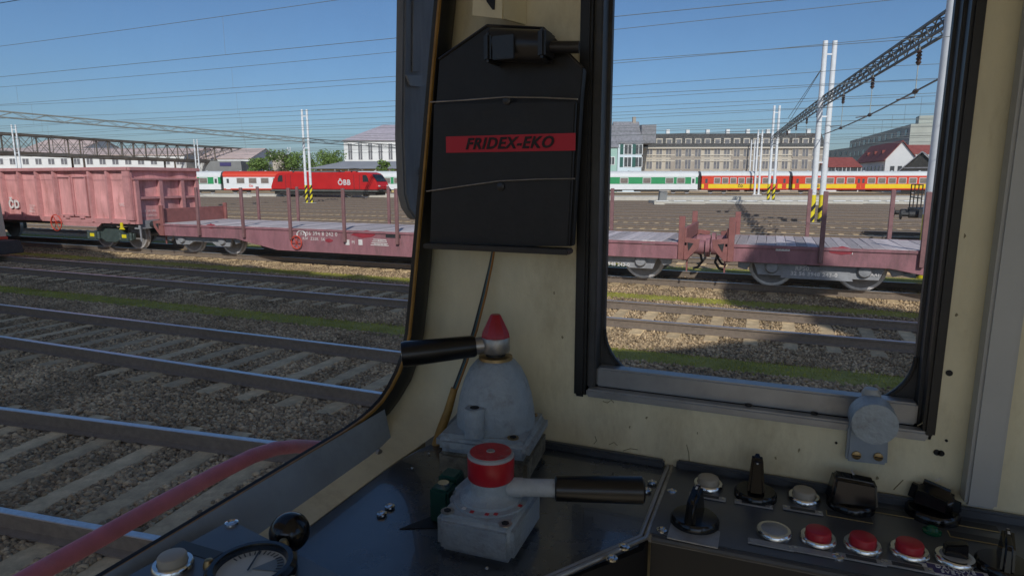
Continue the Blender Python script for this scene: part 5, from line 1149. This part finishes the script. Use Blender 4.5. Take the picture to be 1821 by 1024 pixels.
p = on_panel(308, 1010); b = link('push_button', BEZ, gpo, tuple(p)); b.scale = (.92,) * 3; link('button_cap', FLAT if 0 else CAPS['beige_button'], b); b['label'] = 'pale push button beside the round gauge'
p = on_panel(350, 978); MB().box(-.03, .03, -.008, .008, 0, .0006).build('worn_label', 'label_black', gpo).location = p
bl = on_z(515, 962, 2.075); ln_ = thing('ball_lever', 'short lever with glossy black ball knob beside the gauge panel', 'lever', (bl.x, bl.y, DZ))
zc_ = 2.10 - DZ; bc = on_z(515, 945, 2.10); MB().lathe([(.0225 * math.sin(a) + .0003, -.0225 * math.cos(a)) for a in np.linspace(0, math.pi, 18)], (bc.x, bc.y, 2.10), 28).build('ball_knob', 'bakelite', ln_, world=True, smooth=80)
MB().tube([(bc.x, bc.y, DZ - .001), (bc.x, bc.y, 2.082)], .007, 10).build('lever_rod', 'bare_metal', ln_, world=True)

# ------------------------------------------------------------------ rear brake valve with the bell shaped housing
vz = DZ + .075; vc = on_z(882, 750, vz); 
bv = thing('brake_valve', 'grey bell shaped brake valve with red cone cap and black handle', 'brake valve', (vc.x, vc.y, DZ), R(6))
MB().box(-.074, .07, -.07, .064, .004, .045).build('gasket_block', 'gasket', bv, bevel=.006)
MB().box(-.078, .074, -.076, .068, .045, .075).build('flange', 'hammer_grey', bv, bevel=.01, seg=3)
MB().lathe([(.0635, .075), (.064, .083), (.0625, .1), (.058, .125), (.051, .148), (.042, .167), (.032, .179), (.0265, .183)], (0, 0, 0), 40).build('bell_housing', 'hammer_grey', bv, smooth=80)
MB().lathe([(.0275, .182), (.027, .187), (.02, .188)], (0, 0, 0), 28).build('collar_ring', 'brass', bv)
MB().lathe([(.016, .183), (.016, .199)], (0, 0, 0), 20).build('spindle', 'wire_black', bv)
MB().lathe([(.016, .0755), (.016, .118), (.0145, .121), (.008, .121)], (-.014, -.064, 0), 24).build('boss', 'hammer_grey', bv); MB().lathe([(.007, .1205), (.007, .122)], (-.014, -.064, 0), 16).build('boss_hole', 'black_panel', bv)
for x, y in ((.045, -.055), (.05, .045), (-.055, .045)): 
    s_ = MB().lathe([(.009, .075), (.009, .0765), (.005, .0765)], (x, y, 0), 16).build('bolt', 'brass', bv); MB().lathe([(.0055, .0766), (.0055, .0775)], (x, y, 0), 6).build('bolt_socket', 'black_panel', s_)
MB().lathe([(.022, .194), (.0235, .197), (.0235, .216), (.022, .219)], (0, 0, 0), 30).build('handle_hub', 'bare_metal', bv)
MB().lathe([(.0235, .219), (.0225, .225), (.009, .253), (.007, .255)], (0, 0, 0), 10).build('cone_cap', 'red_paint', bv, smooth=25)
hd = on_y(715, 630, vc.y - .075) - Vector((vc.x, vc.y, DZ + .207)); 
Rm = Matrix.Rotation(-R(6), 4, 'Z'); hd = Rm @ hd; hn = hd.normalized()
st_ = Vector((0, 0, .207))
MB().tube([st_ + hn * .015, st_ + hn * .035], .014, 14).build('handle_root', 'bare_metal', bv)
MB().tube([st_ + hn * .032, st_ + hn * .036, st_ + hd * .96, st_ + hd], [.0155, .0175, .0205, .0195], 22).build('handle_grip', 'grip_black', bv, smooth=40)
MB().tube([st_ + hd, st_ + hd + hn * .001], .011, 16).build('grip_end', 'bare_metal', bv)

# ------------------------------------------------------------------ front controller with the red cap
ct0 = (on_z(770, 978, DZ) + on_z(965, 925, DZ)) / 2
cz = thing('brake_controller', 'grey cast controller with flat red cap and black lever to the right', 'controller', tuple(ct0), R(2))
MB().prism([(-.052, -.058), (.052, -.058), (.053, .058), (-.062, .058), (-.066, .01), (-.052, .0)], 0, .05, 'z').build('housing', 'hammer_grey', cz, bevel=.008, seg=3)
MB().lathe([(.049, .0495), (.049, .0525), (.041, .053)], (0, .004, 0), 40).build('dial_ring', 'hammer_grey', cz)
MB().lathe([(.041, .0525), (.0405, .057), (.034, .059), (.029, .064), (.0275, .07), (.0275, .083)], (0, .004, 0), 36).build('hub', 'hammer_grey', cz)
MB().lathe([(.0285, .08), (.0305, .0825), (.031, .109), (.0305, .112)], (0, .004, 0), 36).build('cap', 'red_paint', cz, smooth=50)
MB().lathe([(.0308, .1112), (.0295, .1145), (.0285, .115), (.0284, .116)], (0, .004, 0), 36).build('cap_rim', 'label_plate', cz); MB().lathe([(.0275, .115), (.027, .1166), (.006, .1168)], (0, .004, 0), 32).build('cap_top', 'red_top', cz); MB().lathe([(.006, .1165), (.005, .1178)], (0, .004, 0), 14).build('cap_screw', 'bare_metal', cz)
for x, y in ((-.04, -.045), (.04, -.048), (.04, .045), (-.04, .045)):
    b_ = MB().lathe([(.0085, .0498), (.0085, .0512), (.0055, .0512)], (x, y, 0), 16).build('bolt', 'bare_metal', cz); MB().lathe([(.005, .0513), (.005, .052)], (x, y, 0), 6).build('bolt_socket', 'black_panel', b_)
for a, m_ in ((-2.05, 'white_print'), (-1.75, 'red_button'), (-1.3, 'red_button'), (-1.05, 'red_button'), (-.2, 'red_button')):
    x, y = .045 * math.cos(a), .004 + .045 * math.sin(a); MB().box(x - .0025, x + .0025, y - .0025, y + .0025, .0526, .0534).build('position_mark', m_, cz)
HL = .07; tipw = on_z(1145, 871, DZ + HL) - ct0; tipw = Matrix.Rotation(-R(2), 4, 'Z') @ tipw; tipw.z = HL; la = Vector((.02, .004, HL)); ld = (tipw - la); l_ = ld.normalized()
MB().tube([la, la + ld * .12, la + ld * .14, la + ld * .4], [.0125, .0125, .0115, .0115], 18).build('lever_arm', 'hammer_worn', cz)
MB().tube([la + ld * .36, la + ld * .37, la + ld * .985, tipw], [.0145, .0165, .0178, .015], 22).build('lever_grip', 'grip_black', cz)
MB().box(-.09, -.062, .0, .03, 0, .05).build('side_bracket', 'green_box', cz, bevel=.003); MB().box(-.092, -.064, .03, .06, .01, .055).build('side_bracket', 'green_box', cz, bevel=.003); MB().lathe([(.008, .05), (.008, .054), (.004, .054)], (-.076, .016, 0), 14).build('bracket_bolt', 'chrome', cz)
MB().prism([(-.12, -.03), (-.07, -.01), (-.06, .05), (-.085, .03)], -.001, .0012, 'z').build('worn_cutout', 'black_panel', cz)

# ------------------------------------------------------------------ black wall holder with the red label
YH = .955; hc = on_y(890, 437, YH)
ho = thing('wall_holder', 'black metal document holder with red printed label on the pillar', 'holder', tuple(hc))
def H(px, py, y=YH): q = on_y(px, py, y); return (q.x, q.z)
plate = [H(768, 437), H(1017, 438), H(1032, 178), H(1037, 122), H(967, 51), H(867, 46), H(781, 106), H(774, 200)]
MB().prism(plate, YH, YH + .02, 'y').build('back_plate', 'holder_black', ho, bevel=.0015, world=True, smooth=0)
MB().prism([H(770, 436), H(1015, 437), H(1028, 182), H(777, 185)], YH - .012, YH - .003, 'y').build('pocket', 'holder_black', ho, bevel=.002, world=True)
a_, b_ = H(767, 433), H(1020, 434); MB().box(a_[0], b_[0], YH - .03, YH + .0, a_[1] - .006, a_[1] + .003).build('bottom_lip', 'holder_edge', ho, bevel=.002, world=True)
for e in ((H(781, 106), H(867, 46)), (H(867, 46), H(967, 51)), (H(967, 51), H(1037, 122))): MB().tube([(e[0][0], YH - .001, e[0][1]), (e[1][0], YH - .001, e[1][1])], .0022, 6).build('rolled_edge', 'holder_edge', ho, world=True)
for ptsx in (((774, 184), (840, 180), (905, 175), (970, 176), (1033, 179)), ((767, 340), (830, 331), (895, 322), (960, 319), (1028, 318))):
    MB().tube([(H(x, y)[0], YH - .0165, H(x, y)[1]) for x, y in ptsx], .0011, 6).build('retaining_wire', 'bare_metal', ho, world=True)
for x, y in ((907, 181), (896, 332)): q = H(x, y); MB().lathe([(.0065, 0), (.0065, -.003), (.003, -.004)], (q[0], YH - .012, q[1]), 16, 'y').build('plate_screw', 'holder_edge', ho, world=True)
l0, l1 = H(793, 239, YH - .013), H(1023, 269, YH - .013)
lz0, lz1 = on_y(908, 270, YH - .013).z, on_y(908, 240, YH - .013).z
lbl = MB().box(l0[0], l1[0], YH - .0135, YH - .0125, lz0, lz1).build('red_label', 'label_red', ho, world=True)
q = on_y(903, 255.5, YH - .014); text('FRIDEX-EKO', .0245, 'label_ink', lbl, (q.x - hc.x, YH - .0145 - hc.y, q.z - hc.z), FACE_Y, shear=.3, bold=.0007, sx=1.0)
c0_, c1_ = H(868, 78, YH - .03), H(972, 82, YH - .03)
rl = MB().tube([(c0_[0], YH - .022, c0_[1]), (c0_[0] + .003, YH - .022, c0_[1]), (c1_[0] - .003, YH - .022, c1_[1]), (c1_[0], YH - .022, c1_[1])], [.02, .024, .024, .02], 22).build('clip_roller', 'holder_edge', ho, world=True)
MB().tube([(c1_[0], YH - .02, c1_[1]), (c1_[0] + .045, YH - .012, c1_[1] - .002)], .009, 12).build('clip_pin', 'holder_edge', ho, world=True)
for cx_ in (c0_[0] + .006, c1_[0] - .002): MB().box(cx_ - .006, cx_ + .006, YH - .05, YH, c0_[1] - .03, c0_[1] + .012).build('clip_arm', 'holder_edge', ho, bevel=.004, world=True)
a_ = H(880, 104, YH - .04); MB().box(a_[0], a_[0] + .035, YH - .05, YH - .046, a_[1] - .004, a_[1] + .03).build('clip_plate', 'holder_edge', ho, bevel=.001, world=True)

# cream bracket above the holder
bk_ = on_y(875, 34, .94); br_ = thing('keyhole_bracket', 'small cream metal bracket with slot above the black holder', 'bracket', tuple(bk_))
def Hb(px, py): q = on_y(px, py, .95); return (q.x, q.z)
tp = [Hb(840, 28), Hb(902, 35), Hb(907, -60), Hb(842, -60)]
MB().prism([Hb(840, 28), Hb(893, 34), Hb(895, -60), Hb(842, -60)], .95, .953, 'y').build('bracket_plate', 'cream', br_, world=True)
MB().prism([(Hb(893, 34)[0], .953), (Hb(893, 34)[0] + .018, .999), (Hb(893, 34)[0] + .021, .999), (Hb(893, 34)[0] + .003, .95)], Hb(895, 34)[1], Hb(895, -60)[1], 'z').build('bracket_flange', 'cream', br_, world=True)
MB().prism([Hb(860, -20), Hb(866, 4), Hb(876, 18), Hb(880, 18), Hb(882, -20)], .9485, .9499, 'y').build('slot', 'black_panel', br_, world=True)

# window latch
la_ = on_y(1545, 828, .985); lt = thing('window_latch', 'blue grey window latch with round knob below the side window', 'latch', tuple(la_))
def Hl(px, py, y=.982): q = on_y(px, py, y); return (q.x, q.z)
MB().prism([Hl(1504, 820), Hl(1578, 828), Hl(1581, 765), Hl(1573, 722), Hl(1552, 703), Hl(1533, 706), Hl(1524, 722), Hl(1509, 764)], .982, .9985, 'y').build('latch_plate', 'plate_blue', lt, bevel=.003, world=True)
q = Hl(1553, 748, .96); MB().lathe([(.0285, -.03), (.029, -.027), (.0295, 0), (.0295, .008)], (q[0], .975, q[1]), 36, 'y').build('knob', 'hammer_grey', lt, world=True, smooth=50)
q0, q1 = Hl(1551, 724, 1.0), Hl(1549, 689, 1.0); MB().tube([(q0[0], .996, q0[1]), (q1[0], .996, q1[1] - .006), (q1[0], .996, q1[1])], [.0125, .0125, .009], 20).build('latch_pin', 'trim_grey', lt, world=True)
q = Hl(1550, 712, .98); MB().box(q[0] - .003, q[0] + .003, .979, .982, q[1] - .002, q[1] + .002).build('latch_hole', 'black_panel', lt, world=True)
for x, y in ((1523, 809), (1562, 812)):
    q = Hl(x, y, .981); s_ = MB().lathe([(.0062, 0), (.006, -.002), (.003, -.003)], (q[0], .9815, q[1]), 16, 'y').build('latch_screw', 'brass', lt, world=True); MB().box(q[0] - .005, q[0] + .005, .9778, .9786, q[1] - .0006, q[1] + .0006).build('screw_slot', 'black_panel', s_, world=True)

# cable in the corner
ca = on_y(776, 790, .93); cbl = thing('cable_bundle', 'thin cable bundle in a worn yellow sleeve behind the brake valve', 'cable', tuple(ca))
for k, m_ in enumerate(('wire_black', 'wire_teal', 'wire_orange')):
    o_ = (k - 1) * 3.0
    pts_ = [on_y(x + o_ * f, y, yy) for x, y, yy, f in ((880, 432, .985, .3), (874, 470, .985, .5), (862, 520, .983, 1), (845, 590, .975, 1), (828, 645, .965, 1), (806, 700, .95, 1))]
    MB().tube(smooth_line(pts_, 1), .0022, 6).build('wire', m_, cbl, world=True)
sl_ = [on_y(x, y, yy) for x, y, yy in ((808, 690, .952), (797, 730, .945), (784, 765, .938), (775, 794, .93))]
MB().tube(sl_, [.0062, .0075, .0085, .0085], 12).build('yellow_sleeve', 'yellow_sleeve', cbl, world=True, smooth=80)
